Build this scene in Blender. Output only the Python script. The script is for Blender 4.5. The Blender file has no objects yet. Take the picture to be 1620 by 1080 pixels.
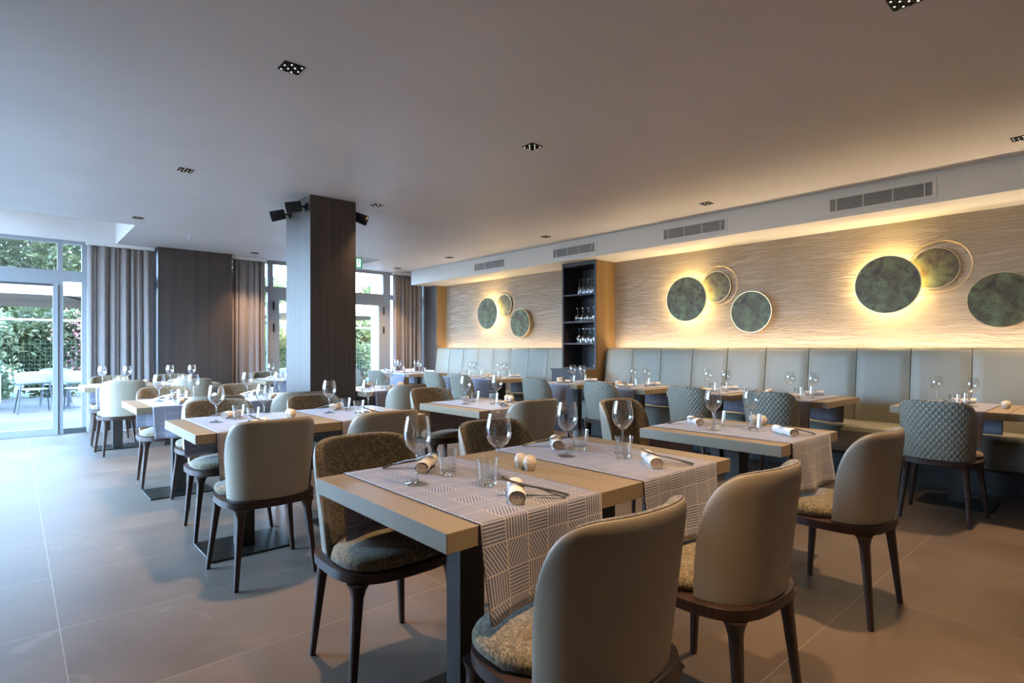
import bpy, math, random
from mathutils import Vector, Matrix

random.seed(7)
D = bpy.data
SC = bpy.context.scene
COL = SC.collection
PI = math.pi

# ------------------------------------------------------------------ camera
CAMH = 1.2
FPX = 891.0
YAW = math.atan(790 / 891.0)          # turned from +Y towards +X
cam_d = D.cameras.new('camera')
cam_d.sensor_width = 36.0
cam_d.lens = FPX / 1620 * 36.0
cam_d.shift_y = 10 / 1620.0
cam_d.clip_end = 200
cam = D.objects.new('camera', cam_d)
COL.objects.link(cam)
cam.location = (0, 0, CAMH)
cam.rotation_euler = (PI / 2, 0, -YAW)
SC.camera = cam

# ------------------------------------------------------------------ colour management
SC.view_settings.view_transform = 'Standard'
SC.view_settings.look = 'None'
SC.view_settings.gamma = 1
SC.view_settings.use_curve_mapping = False
SC.view_settings.exposure = 0.68
SC.cycles.transparent_max_bounces = 64
SC.cycles.max_bounces = 8
SC.cycles.diffuse_bounces = 4
SC.cycles.caustics_reflective = False
SC.cycles.caustics_refractive = False
SC.cycles.use_denoising = True
SC.cycles.sample_clamp_indirect = 6.0


def lin(c):
    return tuple(((v / 255) / 12.92 if v / 255 <= 0.04045 else ((v / 255 + 0.055) / 1.055) ** 2.4) for v in c)


# ------------------------------------------------------------------ sky, sun, daylight portals
SKY = 29.0
world = D.worlds.new('sky')
SC.world = world
world.use_nodes = True
wn = world.node_tree.nodes
wl = world.node_tree.links
wn.clear()
wo = wn.new('ShaderNodeOutputWorld')
wb = wn.new('ShaderNodeBackground')
wb.inputs['Strength'].default_value = SKY
tc = wn.new('ShaderNodeTexCoord')
sp = wn.new('ShaderNodeSeparateXYZ')
rmp = wn.new('ShaderNodeValToRGB')
rmp.color_ramp.elements[0].position = 0.0
rmp.color_ramp.elements[0].color = (0.30, 0.33, 0.36, 1)
rmp.color_ramp.elements[1].position = 0.75
rmp.color_ramp.elements[1].color = (0.30, 0.52, 0.95, 1)
e = rmp.color_ramp.elements.new(0.02)
e.color = (0.50, 0.70, 1.0, 1)
e = rmp.color_ramp.elements.new(0.3)
e.color = (0.39, 0.63, 1.0, 1)
wl.new(tc.outputs['Generated'], sp.inputs[0])
wl.new(sp.outputs['Z'], rmp.inputs[0])
wl.new(rmp.outputs[0], wb.inputs['Color'])
wl.new(wb.outputs[0], wo.inputs[0])

sun_d = D.lights.new('sun', 'SUN')
sun_d.energy = 9.0
sun_d.angle = math.radians(0.6)
sun_d.color = (1.0, 0.93, 0.82)
sun = D.objects.new('sun', sun_d)
COL.objects.link(sun)
sun.rotation_euler = Vector((0.25, -0.62, 1.0)).to_track_quat('Z', 'Y').to_euler()
sun.location = (3, -6, 12)


def portal(name, loc, rot, sx, sy):
    l = D.lights.new(name, 'AREA')
    l.shape = 'RECTANGLE'
    l.size = sx
    l.size_y = sy
    l.cycles.is_portal = True
    o = D.objects.new(name, l)
    COL.objects.link(o)
    o.location = loc
    o.rotation_euler = rot
    return o


portal('daylight_portal_far', (2.52, 10.16, 1.38), (-PI / 2, 0, 0), 7.6, 2.7)
portal('daylight_portal_left', (-1.43, 6.7, 1.38), (0, -PI / 2, 0), 2.7, 5.4)

WARM = (1.0, 0.66, 0.38)
P_SPOT = 150.0
P_STRIP = 9.0
P_HALO = 5.0


def area(name, loc, rot, sx, sy, power, color):
    l = D.lights.new(name, 'AREA')
    l.shape = 'RECTANGLE'
    l.size = sx
    l.size_y = sy
    l.energy = power
    l.color = color
    l.spread = math.radians(115)
    o = D.objects.new(name, l)
    COL.objects.link(o)
    o.location = loc
    o.rotation_euler = rot
    return o


# LED strips lying behind the banquette backs, shining up the wall
area('led_light_right', (6.475, 1.62, 1.15), (0, PI, 0), 0.03, 6.9, P_STRIP * 1.75, (1.0, 0.76, 0.52))
area('led_light_left', (6.475, 7.60, 1.15), (0, PI, 0), 0.03, 3.5, P_STRIP * 0.34, (1.0, 0.72, 0.45))

# ------------------------------------------------------------------ node material helpers


class NT:
    def __init__(self, name):
        self.m = D.materials.new(name)
        self.m.use_nodes = True
        self.n = self.m.node_tree.nodes
        self.l = self.m.node_tree.links
        self.n.clear()
        self.out = self.n.new('ShaderNodeOutputMaterial')

    def new(self, t, **kw):
        nd = self.n.new(t)
        for k, v in kw.items():
            setattr(nd, k, v)
        return nd

    def set(self, sock, v):
        if hasattr(v, 'is_linked') or hasattr(v, 'links'):
            self.l.new(v, sock)
        else:
            if isinstance(v, (tuple, list)) and len(v) == 3 and sock.type == 'RGBA':
                v = (*v, 1)
            sock.default_value = v

    def math(self, op, a, b=None, c=None):
        nd = self.new('ShaderNodeMath', operation=op)
        self.set(nd.inputs[0], a)
        if b is not None:
            self.set(nd.inputs[1], b)
        if c is not None:
            self.set(nd.inputs[2], c)
        return nd.outputs[0]

    def mix(self, f, a, b):
        nd = self.new('ShaderNodeMix', data_type='RGBA')
        self.set(nd.inputs[0], f)
        self.set(nd.inputs[6], a)
        self.set(nd.inputs[7], b)
        return nd.outputs[2]

    def coords(self, kind='Object', scale=(1, 1, 1)):
        t = self.new('ShaderNodeTexCoord')
        mp = self.new('ShaderNodeMapping')
        mp.inputs['Scale'].default_value = scale
        self.l.new(t.outputs[kind], mp.inputs['Vector'])
        return mp.outputs[0]

    def noise(self, vec, scale=5, detail=3, rough=0.5, dist=0):
        nd = self.new('ShaderNodeTexNoise')
        self.l.new(vec, nd.inputs['Vector'])
        nd.inputs['Scale'].default_value = scale
        nd.inputs['Detail'].default_value = detail
        nd.inputs['Roughness'].default_value = rough
        nd.inputs['Distortion'].default_value = dist
        return nd.outputs['Fac']

    def ramp(self, f, stops):
        nd = self.new('ShaderNodeValToRGB')
        els = nd.color_ramp.elements
        while len(els) < len(stops):
            els.new(0.5)
        for e_, (p, c) in zip(els, stops):
            e_.position = p
            e_.color = (*c, 1)
        self.l.new(f, nd.inputs[0])
        return nd.outputs[0]

    def bump(self, h, strength=0.3, dist=0.01):
        nd = self.new('ShaderNodeBump')
        nd.inputs['Strength'].default_value = strength
        nd.inputs['Distance'].default_value = dist
        self.l.new(h, nd.inputs['Height'])
        return nd.outputs[0]

    def bsdf(self, color, rough=0.5, metal=0.0, normal=None, spec=0.5, coat=0.0, sheen=0.0, emis=None, estr=0.0, trans=0.0):
        b = self.new('ShaderNodeBsdfPrincipled')
        self.set(b.inputs['Base Color'], color)
        self.set(b.inputs['Roughness'], rough)
        b.inputs['Metallic'].default_value = metal
        b.inputs['Specular IOR Level'].default_value = spec
        b.inputs['Coat Weight'].default_value = coat
        b.inputs['Sheen Weight'].default_value = sheen
        if normal is not None:
            self.l.new(normal, b.inputs['Normal'])
        if emis is not None:
            self.set(b.inputs['Emission Color'], emis)
            b.inputs['Emission Strength'].default_value = estr
        self.l.new(b.outputs[0], self.out.inputs[0])
        return self.m


def plain(name, rgb, rough=0.5, metal=0.0, spec=0.5, coat=0.0):
    return NT(name).bsdf(lin(rgb), rough, metal, None, spec, coat)


def mat_noisy(name, c1, c2, scale=8, rough=0.6, bump=0.1, kind='Object', sc=(1, 1, 1), detail=4, bd=0.003, spec=0.5, metal=0):
    t = NT(name)
    f = t.noise(t.coords(kind, sc), scale, detail)
    col = t.ramp(f, [(0.3, lin(c1)), (0.7, lin(c2))])
    return t.bsdf(col, rough, metal, t.bump(f, bump, bd), spec)


M = {}
M['ceiling'] = mat_noisy('ceiling_paint', (224, 219, 215), (232, 227, 223), 1.2, 0.5, 0.05, spec=0.35)
M['white_paint'] = plain('white_paint', (222, 220, 216), 0.55)
M['wall_paint'] = mat_noisy('wall_paint', (196, 188, 178), (204, 196, 186), 3, 0.7, 0.05)


def floor_mat():
    t = NT('porcelain_floor_tiles')
    v = t.coords('Object')
    s = t.new('ShaderNodeSeparateXYZ')
    t.l.new(v, s.inputs[0])
    fx = t.math('FRACT', t.math('DIVIDE', t.math('ADD', s.outputs[0], 14.65), 1.48))
    fy = t.math('FRACT', t.math('DIVIDE', t.math('ADD', s.outputs[1], 6.28), 0.72))
    dx = t.math('MULTIPLY', t.math('MINIMUM', fx, t.math('SUBTRACT', 1.0, fx)), 1.48)
    dy = t.math('MULTIPLY', t.math('MINIMUM', fy, t.math('SUBTRACT', 1.0, fy)), 0.72)
    g = t.math('LESS_THAN', t.math('MINIMUM', dx, dy), 0.0015)
    ix = t.math('FLOOR', t.math('DIVIDE', t.math('ADD', s.outputs[0], 14.65), 1.48))
    iy = t.math('FLOOR', t.math('DIVIDE', t.math('ADD', s.outputs[1], 6.28), 0.72))
    # per tile offset
    cmb = t.new('ShaderNodeCombineXYZ')
    t.set(cmb.inputs[0], t.math('ADD', s.outputs[0], t.math('MULTIPLY', iy, 3.7)))
    t.set(cmb.inputs[1], t.math('ADD', s.outputs[1], t.math('MULTIPLY', ix, 5.3)))
    n1 = t.noise(cmb.outputs[0], 1.6, 6, 0.6, 0.6)
    col = t.ramp(n1, [(0.25, lin((94, 80, 69))), (0.55, lin((110, 95, 82))), (0.8, lin((122, 106, 92)))])
    n2 = t.noise(cmb.outputs[0], 0.8, 4, 0.5, 0.8)
    vein = t.math('SUBTRACT', 1.0, t.math('MINIMUM', t.math('DIVIDE', t.math('ABSOLUTE', t.math('SUBTRACT', n2, 0.5)), 0.008), 1.0))
    n3 = t.noise(cmb.outputs[0], 2.3, 2)
    vein = t.math('MULTIPLY', vein, t.math('GREATER_THAN', n3, 0.55))
    col = t.mix(t.math('MULTIPLY', vein, 0.13), col, lin((190, 176, 160)))
    col = t.mix(g, col, lin((156, 145, 130)))
    rough = t.math('MULTIPLY_ADD', n1, 0.20, 0.32)
    return t.bsdf(col, rough, 0, t.bump(t.math('MULTIPLY_ADD', g, -0.6, n1), 0.08, 0.004), 0.45)


M['floor'] = floor_mat()


def wood_streak(name, c1, c2, c3, rough=0.4, axis=2, freq=55, spec=0.5, bands=True):
    t = NT(name)
    sc = [freq, freq, freq]
    sc[axis] = 0.6
    v = t.coords('Object', tuple(sc))
    f = t.noise(v, 1.0, 4, 0.65)
    sc2 = [freq * 0.22] * 3
    sc2[axis] = 0.15
    f2 = t.noise(t.coords('Object', tuple(sc2)), 1.0, 2)
    fm = t.math('ADD', t.math('MULTIPLY', f, 0.65), t.math('MULTIPLY', f2, 0.35))
    col = t.ramp(fm, [(0.35, lin(c1)), (0.5, lin(c2)), (0.66, lin(c3))])
    return t.bsdf(col, rough, 0, t.bump(f, 0.12, 0.002), spec)


M['dark_panel'] = wood_streak('dark_wood_veneer', (44, 35, 31), (58, 47, 41), (78, 64, 57), 0.46, spec=0.9)
M['oak_panel'] = wood_streak('oak_veneer', (128, 100, 66), (142, 113, 76), (156, 128, 90), 0.5, freq=28)
M['cab_dark'] = wood_streak('dark_cabinet_veneer', (38, 34, 35), (50, 46, 47), (66, 61, 62), 0.45)
M['walnut'] = wood_streak('dark_walnut', (40, 27, 21), (54, 36, 28), (70, 48, 38), 0.38, freq=80)
M['table_top'] = mat_noisy('taupe_laminate', (148, 132, 107), (153, 137, 112), 60, 0.4, 0.02)
M['table_leg'] = plain('brown_metal', (52, 44, 38), 0.42, 0.2)
M['base_plate'] = plain('dark_base_plate', (62, 60, 54), 0.32, 0.85)
M['plinth'] = wood_streak('dark_plinth', (30, 22, 19), (38, 28, 24), (48, 36, 31), 0.5, axis=1)


def leather(name, rgb, quilt=False, rough=0.42):
    t = NT(name)
    v = t.coords('Object')
    n = t.noise(v, 260, 3)
    nl = t.noise(v, 3, 2)
    c = lin(rgb)
    col = t.ramp(nl, [(0.3, tuple(x * 0.93 for x in c)), (0.7, tuple(min(1, x * 1.05) for x in c))])
    if quilt:
        uv = t.new('ShaderNodeUVMap')
        s = t.new('ShaderNodeSeparateXYZ')
        t.l.new(uv.outputs[0], s.inputs[0])
        k = PI / 0.034
        a = t.math('ABSOLUTE', t.math('SINE', t.math('MULTIPLY', t.math('ADD', s.outputs[0], t.math('MULTIPLY', s.outputs[1], 0.72)), k)))
        b = t.math('ABSOLUTE', t.math('SINE', t.math('MULTIPLY', t.math('SUBTRACT', s.outputs[0], t.math('MULTIPLY', s.outputs[1], 0.72)), k)))
        h = t.math('POWER', t.math('MULTIPLY', a, b), 0.45)
        nrm = t.bump(h, 1.0, 0.0055)
        # stitch lines are darker thread
        col = t.mix(t.math('MULTIPLY', t.math('LESS_THAN', t.math('MINIMUM', a, b), 0.11), 0.5), col, lin((80, 80, 74)))
    else:
        nrm = t.bump(n, 0.10, 0.0015)
    return t.bsdf(col, rough, 0, nrm, 0.45)


M['leather'] = leather('taupe_leather', (168, 157, 138))
M['leather_quilt'] = leather('quilted_leather', (146, 141, 124), True)
M['bench_leather'] = leather('banquette_leather', (140, 139, 126))


def tweed():
    t = NT('olive_tweed')
    v = t.coords('Object')
    n1 = t.noise(t.coords('Object', (330, 330, 70)), 1, 1)
    n2 = t.noise(t.coords('Object', (70, 70, 330)), 1, 1)
    n3 = t.noise(v, 60, 2)
    f = t.math('ADD', t.math('MULTIPLY', t.math('ADD', n1, n2), 0.4), t.math('MULTIPLY', n3, 0.2))
    col = t.ramp(f, [(0.36, lin((70, 62, 48))), (0.5, lin((114, 103, 81))), (0.64, lin((162, 149, 122)))])
    return t.bsdf(col, 0.9, 0, t.bump(f, 0.6, 0.003), 0.2, sheen=0.25)


def tweed_seat():
    t = NT('olive_tweed_seat')
    n1 = t.noise(t.coords('Object', (330, 80, 80)), 1, 1)
    n2 = t.noise(t.coords('Object', (80, 330, 80)), 1, 1)
    n3 = t.noise(t.coords('Object'), 60, 2)
    f = t.math('ADD', t.math('MULTIPLY', t.math('ADD', n1, n2), 0.4), t.math('MULTIPLY', n3, 0.2))
    col = t.ramp(f, [(0.36, lin((74, 66, 51))), (0.5, lin((120, 108, 85))), (0.64, lin((168, 155, 127)))])
    return t.bsdf(col, 0.9, 0, t.bump(f, 0.6, 0.003), 0.2, sheen=0.25)


M['tweed'] = tweed()
M['tweed_seat'] = tweed_seat()
M['piping'] = plain('dark_piping', (74, 64, 52), 0.6)


def runner_mat():
    t = NT('runner_cloth')
    uv = t.new('ShaderNodeUVMap')
    s = t.new('ShaderNodeSeparateXYZ')
    t.l.new(uv.outputs[0], s.inputs[0])
    u = t.math('DIVIDE', s.outputs[0], 0.08)
    v = t.math('DIVIDE', s.outputs[1], 0.075)
    iu = t.math('FLOOR', u)
    iv = t.math('FLOOR', v)
    fu = t.math('SUBTRACT', u, iu)
    fv = t.math('SUBTRACT', v, iv)
    pu = t.math('FLOORED_MODULO', iu, 2.0)
    row = t.math('FLOORED_MODULO', iv, 2.0)
    # swap every second pair of rows so squares are staggered
    r4 = t.math('GREATER_THAN', t.math('FLOORED_MODULO', iv, 4.0), 1.5)
    pu2 = t.math('ABSOLUTE', t.math('SUBTRACT', pu, r4))
    hv = t.math('ADD', t.math('MULTIPLY', fv, pu2), t.math('MULTIPLY', fu, t.math('SUBTRACT', 1.0, pu2)))
    sgn = t.math('MULTIPLY_ADD', pu, 2.0, -1.0)
    dg = t.math('MULTIPLY', t.math('ADD', t.math('MULTIPLY', fu, sgn), t.math('MULTIPLY', fv, 0.62)), 0.88)
    co = t.math('ADD', t.math('MULTIPLY', dg, row), t.math('MULTIPLY', hv, t.math('SUBTRACT', 1.0, row)))
    fs = t.math('FRACT', t.math('MULTIPLY', t.math('ADD', co, 4.0), 8.0))
    line = t.math('LESS_THAN', fs, 0.28)
    edge = t.math('LESS_THAN', t.math('MINIMUM', fu, fv), 0.035)
    line = t.math('MAXIMUM', line, edge)
    n = t.noise(t.coords('Object'), 300, 2)
    base = t.ramp(n, [(0.3, lin((90, 98, 130))), (0.7, lin((108, 116, 150)))])
    col = t.mix(line, base, lin((208, 200, 186)))
    return t.bsdf(col, 0.45, 0, t.bump(t.math('MULTIPLY_ADD', line, 0.4, n), 0.12, 0.0008), 0.7, sheen=0.2)


M['runner'] = runner_mat()
M['runner_hem'] = plain('runner_hem', (58, 56, 66), 0.8)


def glass_mat(name, tint=(0.97, 0.98, 0.98), blend=0.45, power=1.0):
    t = NT(name)
    tr = t.new('ShaderNodeBsdfTransparent')
    tr.inputs[0].default_value = (*tint, 1)
    gl = t.new('ShaderNodeBsdfGlossy')
    gl.inputs['Roughness'].default_value = 0.03
    gl.inputs['Color'].default_value = (1, 1, 1, 1)
    lw = t.new('ShaderNodeLayerWeight')
    lw.inputs['Blend'].default_value = blend
    f = t.math('MULTIPLY_ADD', t.math('POWER', lw.outputs['Facing'], 2.0), 0.95 * power, 0.06)
    mx = t.new('ShaderNodeMixShader')
    t.l.new(f, mx.inputs[0])
    t.l.new(tr.outputs[0], mx.inputs[1])
    t.l.new(gl.outputs[0], mx.inputs[2])
    t.l.new(mx.outputs[0], t.out.inputs[0])
    return t.m


M['glass'] = glass_mat('clear_glass')
def solid_glass():
    t = NT('solid_glass')
    g = t.new('ShaderNodeBsdfGlass')
    g.inputs['Roughness'].default_value = 0.0
    g.inputs['IOR'].default_value = 1.5
    tr = t.new('ShaderNodeBsdfTransparent')
    mx = t.new('ShaderNodeMixShader')
    mx.inputs[0].default_value = 0.35
    t.l.new(g.outputs[0], mx.inputs[1])
    t.l.new(tr.outputs[0], mx.inputs[2])
    t.l.new(mx.outputs[0], t.out.inputs[0])
    return t.m


M['glass_solid'] = solid_glass()


def bright_glass():
    t = NT('foot_glass')
    tr = t.new('ShaderNodeBsdfTransparent')
    gl = t.new('ShaderNodeBsdfGlossy')
    gl.inputs['Roughness'].default_value = 0.12
    lw = t.new('ShaderNodeLayerWeight')
    lw.inputs['Blend'].default_value = 0.5
    mx = t.new('ShaderNodeMixShader')
    t.l.new(t.math('MULTIPLY_ADD', lw.outputs['Facing'], 0.5, 0.2), mx.inputs[0])
    t.l.new(tr.outputs[0], mx.inputs[1])
    t.l.new(gl.outputs[0], mx.inputs[2])
    t.l.new(mx.outputs[0], t.out.inputs[0])
    return t.m


M['glass_foot'] = bright_glass()
M['pane'] = glass_mat('window_glass', (0.90, 0.94, 0.94), 0.3, 0.35)
M['frame'] = plain('grey_white_aluminium', (150, 152, 155), 0.42)
M['frame_dark'] = plain('dark_track', (70, 70, 70), 0.5)
M['steel'] = plain('brushed_steel', (190, 186, 180), 0.25, 1.0)
M['napkin'] = mat_noisy('napkin_paper', (226, 218, 208), (240, 234, 226), 40, 0.85, 0.2)
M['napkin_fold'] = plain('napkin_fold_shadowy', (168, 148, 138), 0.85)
M['ceramic'] = mat_noisy('cream_ceramic', (208, 196, 178), (220, 208, 190), 30, 0.45, 0.05)
M['black'] = plain('black_metal', (22, 22, 23), 0.45)
M['brass'] = plain('pale_brass', (214, 180, 130), 0.32, 0.9)


def curtain_mat():
    t = NT('grey_taupe_curtain')
    n = t.noise(t.coords('Object', (140, 140, 10)), 1, 3)
    col = t.ramp(n, [(0.3, lin((124, 114, 110))), (0.7, lin((142, 131, 126)))])
    return t.bsdf(col, 0.8, 0, t.bump(n, 0.1, 0.002), 0.3, sheen=0.3)


M['curtain'] = curtain_mat()


def feature_wall_mat():
    t = NT('crinkled_wallcovering')
    d = t.noise(t.coords('Object', (1, 0.8, 2.2)), 1.6, 3)
    v = t.coords('Object', (1, 2.0, 44))
    add = t.new('ShaderNodeVectorMath', operation='ADD')
    cmb = t.new('ShaderNodeCombineXYZ')
    t.set(cmb.inputs[2], t.math('MULTIPLY', d, 7.0))
    t.l.new(v, add.inputs[0])
    t.l.new(cmb.outputs[0], add.inputs[1])
    f = t.noise(add.outputs[0], 1.0, 4, 0.55, 0.3)
    r = t.math('SUBTRACT', 1.0, t.math('MULTIPLY', t.math('ABSOLUTE', t.math('SUBTRACT', f, 0.5)), 17.0))
    r = t.math('MAXIMUM', r, 0.0)
    wv = t.noise(t.coords('Object', (1, 120, 20)), 1, 2)
    h = t.math('ADD', r, t.math('MULTIPLY', wv, 0.22))
    col = t.ramp(f, [(0.3, lin((158, 142, 125))), (0.7, lin((172, 156, 138)))])
    return t.bsdf(col, 0.5, 0, t.bump(h, 0.9, 0.0065), 0.4)


M['feature'] = feature_wall_mat()


def verdigris():
    t = NT('verdigris_disc')
    v = t.coords('Object')
    n1 = t.noise(v, 7, 8, 0.68, 0.4)
    n2 = t.noise(v, 16, 6, 0.7)
    c1 = t.ramp(n1, [(0.34, lin((70, 52, 38))), (0.47, lin((98, 88, 58))), (0.60, lin((112, 114, 74))), (0.75, lin((140, 144, 104)))])
    c = t.mix(t.math('MULTIPLY', t.math('LESS_THAN', n2, 0.42), 0.55), c1, lin((58, 46, 40)))
    return t.bsdf(c, 0.5, 0.15, t.bump(n1, 0.3, 0.003), 0.5)


M['verdigris'] = verdigris()


def emit(name, color, s):
    t = NT(name)
    e_ = t.new('ShaderNodeEmission')
    e_.inputs[0].default_value = (*color, 1)
    e_.inputs[1].default_value = s
    t.l.new(e_.outputs[0], t.out.inputs[0])
    return t.m


M['led'] = emit('warm_led', (1.0, 0.75, 0.45), 14)
M['halo'] = emit('halo_led', (1.0, 0.72, 0.28), 32)
M['lampcell'] = emit('lamp_cell', (1.0, 0.86, 0.66), 2.5)
M['green_sign'] = emit('green_sign_panel', (0.0, 0.20, 0.10), 1.0)
M['white_sign'] = emit('white_sign_mark', (0.8, 0.9, 0.85), 1.0)
M['stone'] = mat_noisy('pale_stone_cladding', (214, 196, 180), (230, 214, 200), 5, 0.8, 0.2)
M['deck'] = mat_noisy('terrace_paving', (68, 64, 61), (78, 73, 70), 4, 0.8, 0.1)
M['canvas'] = plain('beige_canvas', (174, 160, 148), 0.9)
M['patio_shell'] = plain('pale_grey_shell', (122, 130, 134), 0.5)
M['patio_leg'] = plain('dark_patio_leg', (50, 52, 56), 0.5, 0.3)
M['planter'] = mat_noisy('stone_planter', (170, 146, 116), (196, 172, 140), 14, 0.85, 0.4)
M['bark'] = mat_noisy('tree_bark', (70, 58, 46), (96, 82, 66), 14, 0.9, 0.4)
M['fence_wire'] = plain('green_fence_wire', (58, 84, 66), 0.6)
M['fence_rail'] = plain('pale_fence_rail', (206, 214, 220), 0.5)
M['lawn'] = mat_noisy('lawn', (56, 66, 44), (76, 86, 58), 6, 0.95, 0.3)


def leaf_mat(name, c1, c2, c3=None):
    t = NT(name)
    n = t.noise(t.coords('Object'), 2.2, 4)
    stops = [(0.35, lin(c1)), (0.6, lin(c2))]
    if c3:
        stops.append((0.72, lin(c3)))
    col = t.ramp(n, stops)
    b = t.new('ShaderNodeBsdfPrincipled')
    t.l.new(col, b.inputs['Base Color'])
    b.inputs['Roughness'].default_value = 0.7
    tl = t.new('ShaderNodeBsdfTranslucent')
    t.l.new(col, tl.inputs[0])
    mx = t.new('ShaderNodeMixShader')
    mx.inputs[0].default_value = 0.45
    t.l.new(b.outputs[0], mx.inputs[1])
    t.l.new(tl.outputs[0], mx.inputs[2])
    t.l.new(mx.outputs[0], t.out.inputs[0])
    return t.m


M['leaf_dark'] = leaf_mat('dark_leaves', (50, 54, 34), (84, 88, 52))
M['leaf_mid'] = leaf_mat('green_leaves', (76, 80, 46), (120, 120, 72))
M['leaf_light'] = leaf_mat('light_leaves', (114, 114, 66), (156, 154, 96))
M['leaf_silver'] = leaf_mat('silvery_leaves', (90, 98, 70), (124, 130, 96))
M['flower'] = leaf_mat('pink_flowers', (160, 84, 90), (196, 128, 132))

# ------------------------------------------------------------------ mesh builder


class MB:
    def __init__(self):
        self.v = []
        self.f = []
        self.uv = []

    def quad(self, idx, uvs=None):
        self.f.append(tuple(idx))
        self.uv.append(uvs)

    def box(self, x0, x1, y0, y1, z0, z1, mtx=None):
        b = len(self.v)
        for z in (z0, z1):
            for x, y in ((x0, y0), (x1, y0), (x1, y1), (x0, y1)):
                p = Vector((x, y, z))
                self.v.append(mtx @ p if mtx else p)
        for f in ((0, 3, 2, 1), (4, 5, 6, 7), (0, 1, 5, 4), (1, 2, 6, 5), (2, 3, 7, 6), (3, 0, 4, 7)):
            self.quad([b + i for i in f])
        return self

    def grid(self, P, UV=None, flip=False, closed=False):
        """P[i][j] points"""
        b = len(self.v)
        n, m = len(P), len(P[0])
        for r in P:
            for p in r:
                self.v.append(Vector(p))
        for i in range(n - 1 if not closed else n):
            for j in range(m - 1):
                i2 = (i + 1) % n
                q = [b + i * m + j, b + i2 * m + j, b + i2 * m + j + 1, b + i * m + j + 1]
                uvs = [UV[i][j], UV[i2][j], UV[i2][j + 1], UV[i][j + 1]] if UV else None
                if flip:
                    q = q[::-1]
                    uvs = uvs[::-1] if uvs else None
                self.quad(q, uvs)
        return self

    def loft(self, rings, cap=True):
        """rings: list of lists of points, same count"""
        b = len(self.v)
        k = len(rings[0])
        for r in rings:
            for p in r:
                self.v.append(Vector(p))
        for i in range(len(rings) - 1):
            for j in range(k):
                j2 = (j + 1) % k
                self.quad([b + i * k + j, b + i * k + j2, b + (i + 1) * k + j2, b + (i + 1) * k + j])
        if cap:
            self.f.append(tuple(b + j for j in range(k))[::-1])
            self.uv.append(None)
            self.f.append(tuple(b + (len(rings) - 1) * k + j for j in range(k)))
            self.uv.append(None)
        return self

    def lathe(self, prof, seg=24, mtx=None, cap=False):
        """prof: (r, z) list"""
        rings = []
        for r, z in prof:
            ring = []
            for s in range(seg):
                a = 2 * PI * s / seg
                p = Vector((max(r, 1e-5) * math.cos(a), max(r, 1e-5) * math.sin(a), z))
                ring.append(mtx @ p if mtx else p)
            rings.append(ring)
        return self.loft(rings, cap)

    def tube(self, pts, rad, seg=8, cap=True, closed=False):
        rings = []
        n = len(pts)
        pts = [Vector(p) for p in pts]
        up = Vector((0.13, 0.27, 0.95)).normalized()
        for i, p in enumerate(pts):
            if closed:
                t = (pts[(i + 1) % n] - pts[i - 1]).normalized()
            else:
                t = (pts[min(i + 1, n - 1)] - pts[max(i - 1, 0)]).normalized()
            a = t.cross(up)
            if a.length < 1e-3:
                a = t.cross(Vector((1, 0, 0)))
            a.normalize()
            c = t.cross(a).normalized()
            r = rad[i] if isinstance(rad, (list, tuple)) else rad
            rings.append([p + a * r * math.cos(2 * PI * s / seg) + c * r * math.sin(2 * PI * s / seg) for s in range(seg)])
        if closed:
            rings.append(rings[0])
            cap = False
        return self.loft(rings, cap)

    def build(self, name, mat, parent=None, smooth=False, angle=None):
        me = D.meshes.new(name)
        me.from_pydata([tuple(v) for v in self.v], [], self.f)
        if any(u is not None for u in self.uv):
            uvl = me.uv_layers.new(name='UVMap')
            k = 0
            for f, u in zip(self.f, self.uv):
                for q in range(len(f)):
                    uvl.data[k].uv = u[q] if u else (0, 0)
                    k += 1
        if isinstance(mat, str):
            mat = M[mat]
        me.materials.append(mat)
        if smooth:
            for p in me.polygons:
                p.use_smooth = True
            if angle:
                me.set_sharp_from_angle(angle=math.radians(angle))
        o = D.objects.new(name, me)
        COL.objects.link(o)
        if parent is not None:
            o.parent = parent
        return o


def bevel(o, w=0.003, seg=2):
    m = o.modifiers.new('bevel', 'BEVEL')
    m.width = w
    m.segments = seg
    m.limit_method = 'ANGLE'
    return o


def tag(o, label=None, cat=None, group=None, kind=None):
    if label:
        o['label'] = label
    if cat:
        o['category'] = cat
    if group:
        o['group'] = group
    if kind:
        o['kind'] = kind
    return o


def empty(name, loc=(0, 0, 0), rz=0.0):
    o = D.objects.new(name, None)
    o.empty_display_size = 0.1
    COL.objects.link(o)
    o.location = loc
    o.rotation_euler = (0, 0, rz)
    return o


KIDS = {}


def kids(o):
    return [c for c in D.objects if c.parent == o]


def copy_tree(o, parent=None):
    if o.name not in KIDS:
        KIDS[o.name] = kids(o)
    c = o.copy()
    COL.objects.link(c)
    c.parent = parent
    for ch in KIDS[o.name]:
        copy_tree(ch, c)
    return c


class Proto:
    """first placement moves the prototype itself, later ones copy it"""

    def __init__(self, root):
        self.root = root
        self.used = False

    def place(self, loc, rz=0.0, label=None, cat=None, group=None):
        if self.used:
            o = copy_tree(self.root)
        else:
            if self.root.name not in KIDS:
                copy_names(self.root)
            o = self.root
            self.used = True
        o.location = loc
        o.rotation_euler = (0, 0, rz)
        return tag(o, label, cat, group)


def copy_names(o):
    KIDS[o.name] = kids(o)
    for c in KIDS[o.name]:
        copy_names(c)


def S(name, mb, mat, parent=None, **kw):
    o = mb.build(name, mat, parent, **kw)
    o['kind'] = 'structure'
    return o


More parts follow.
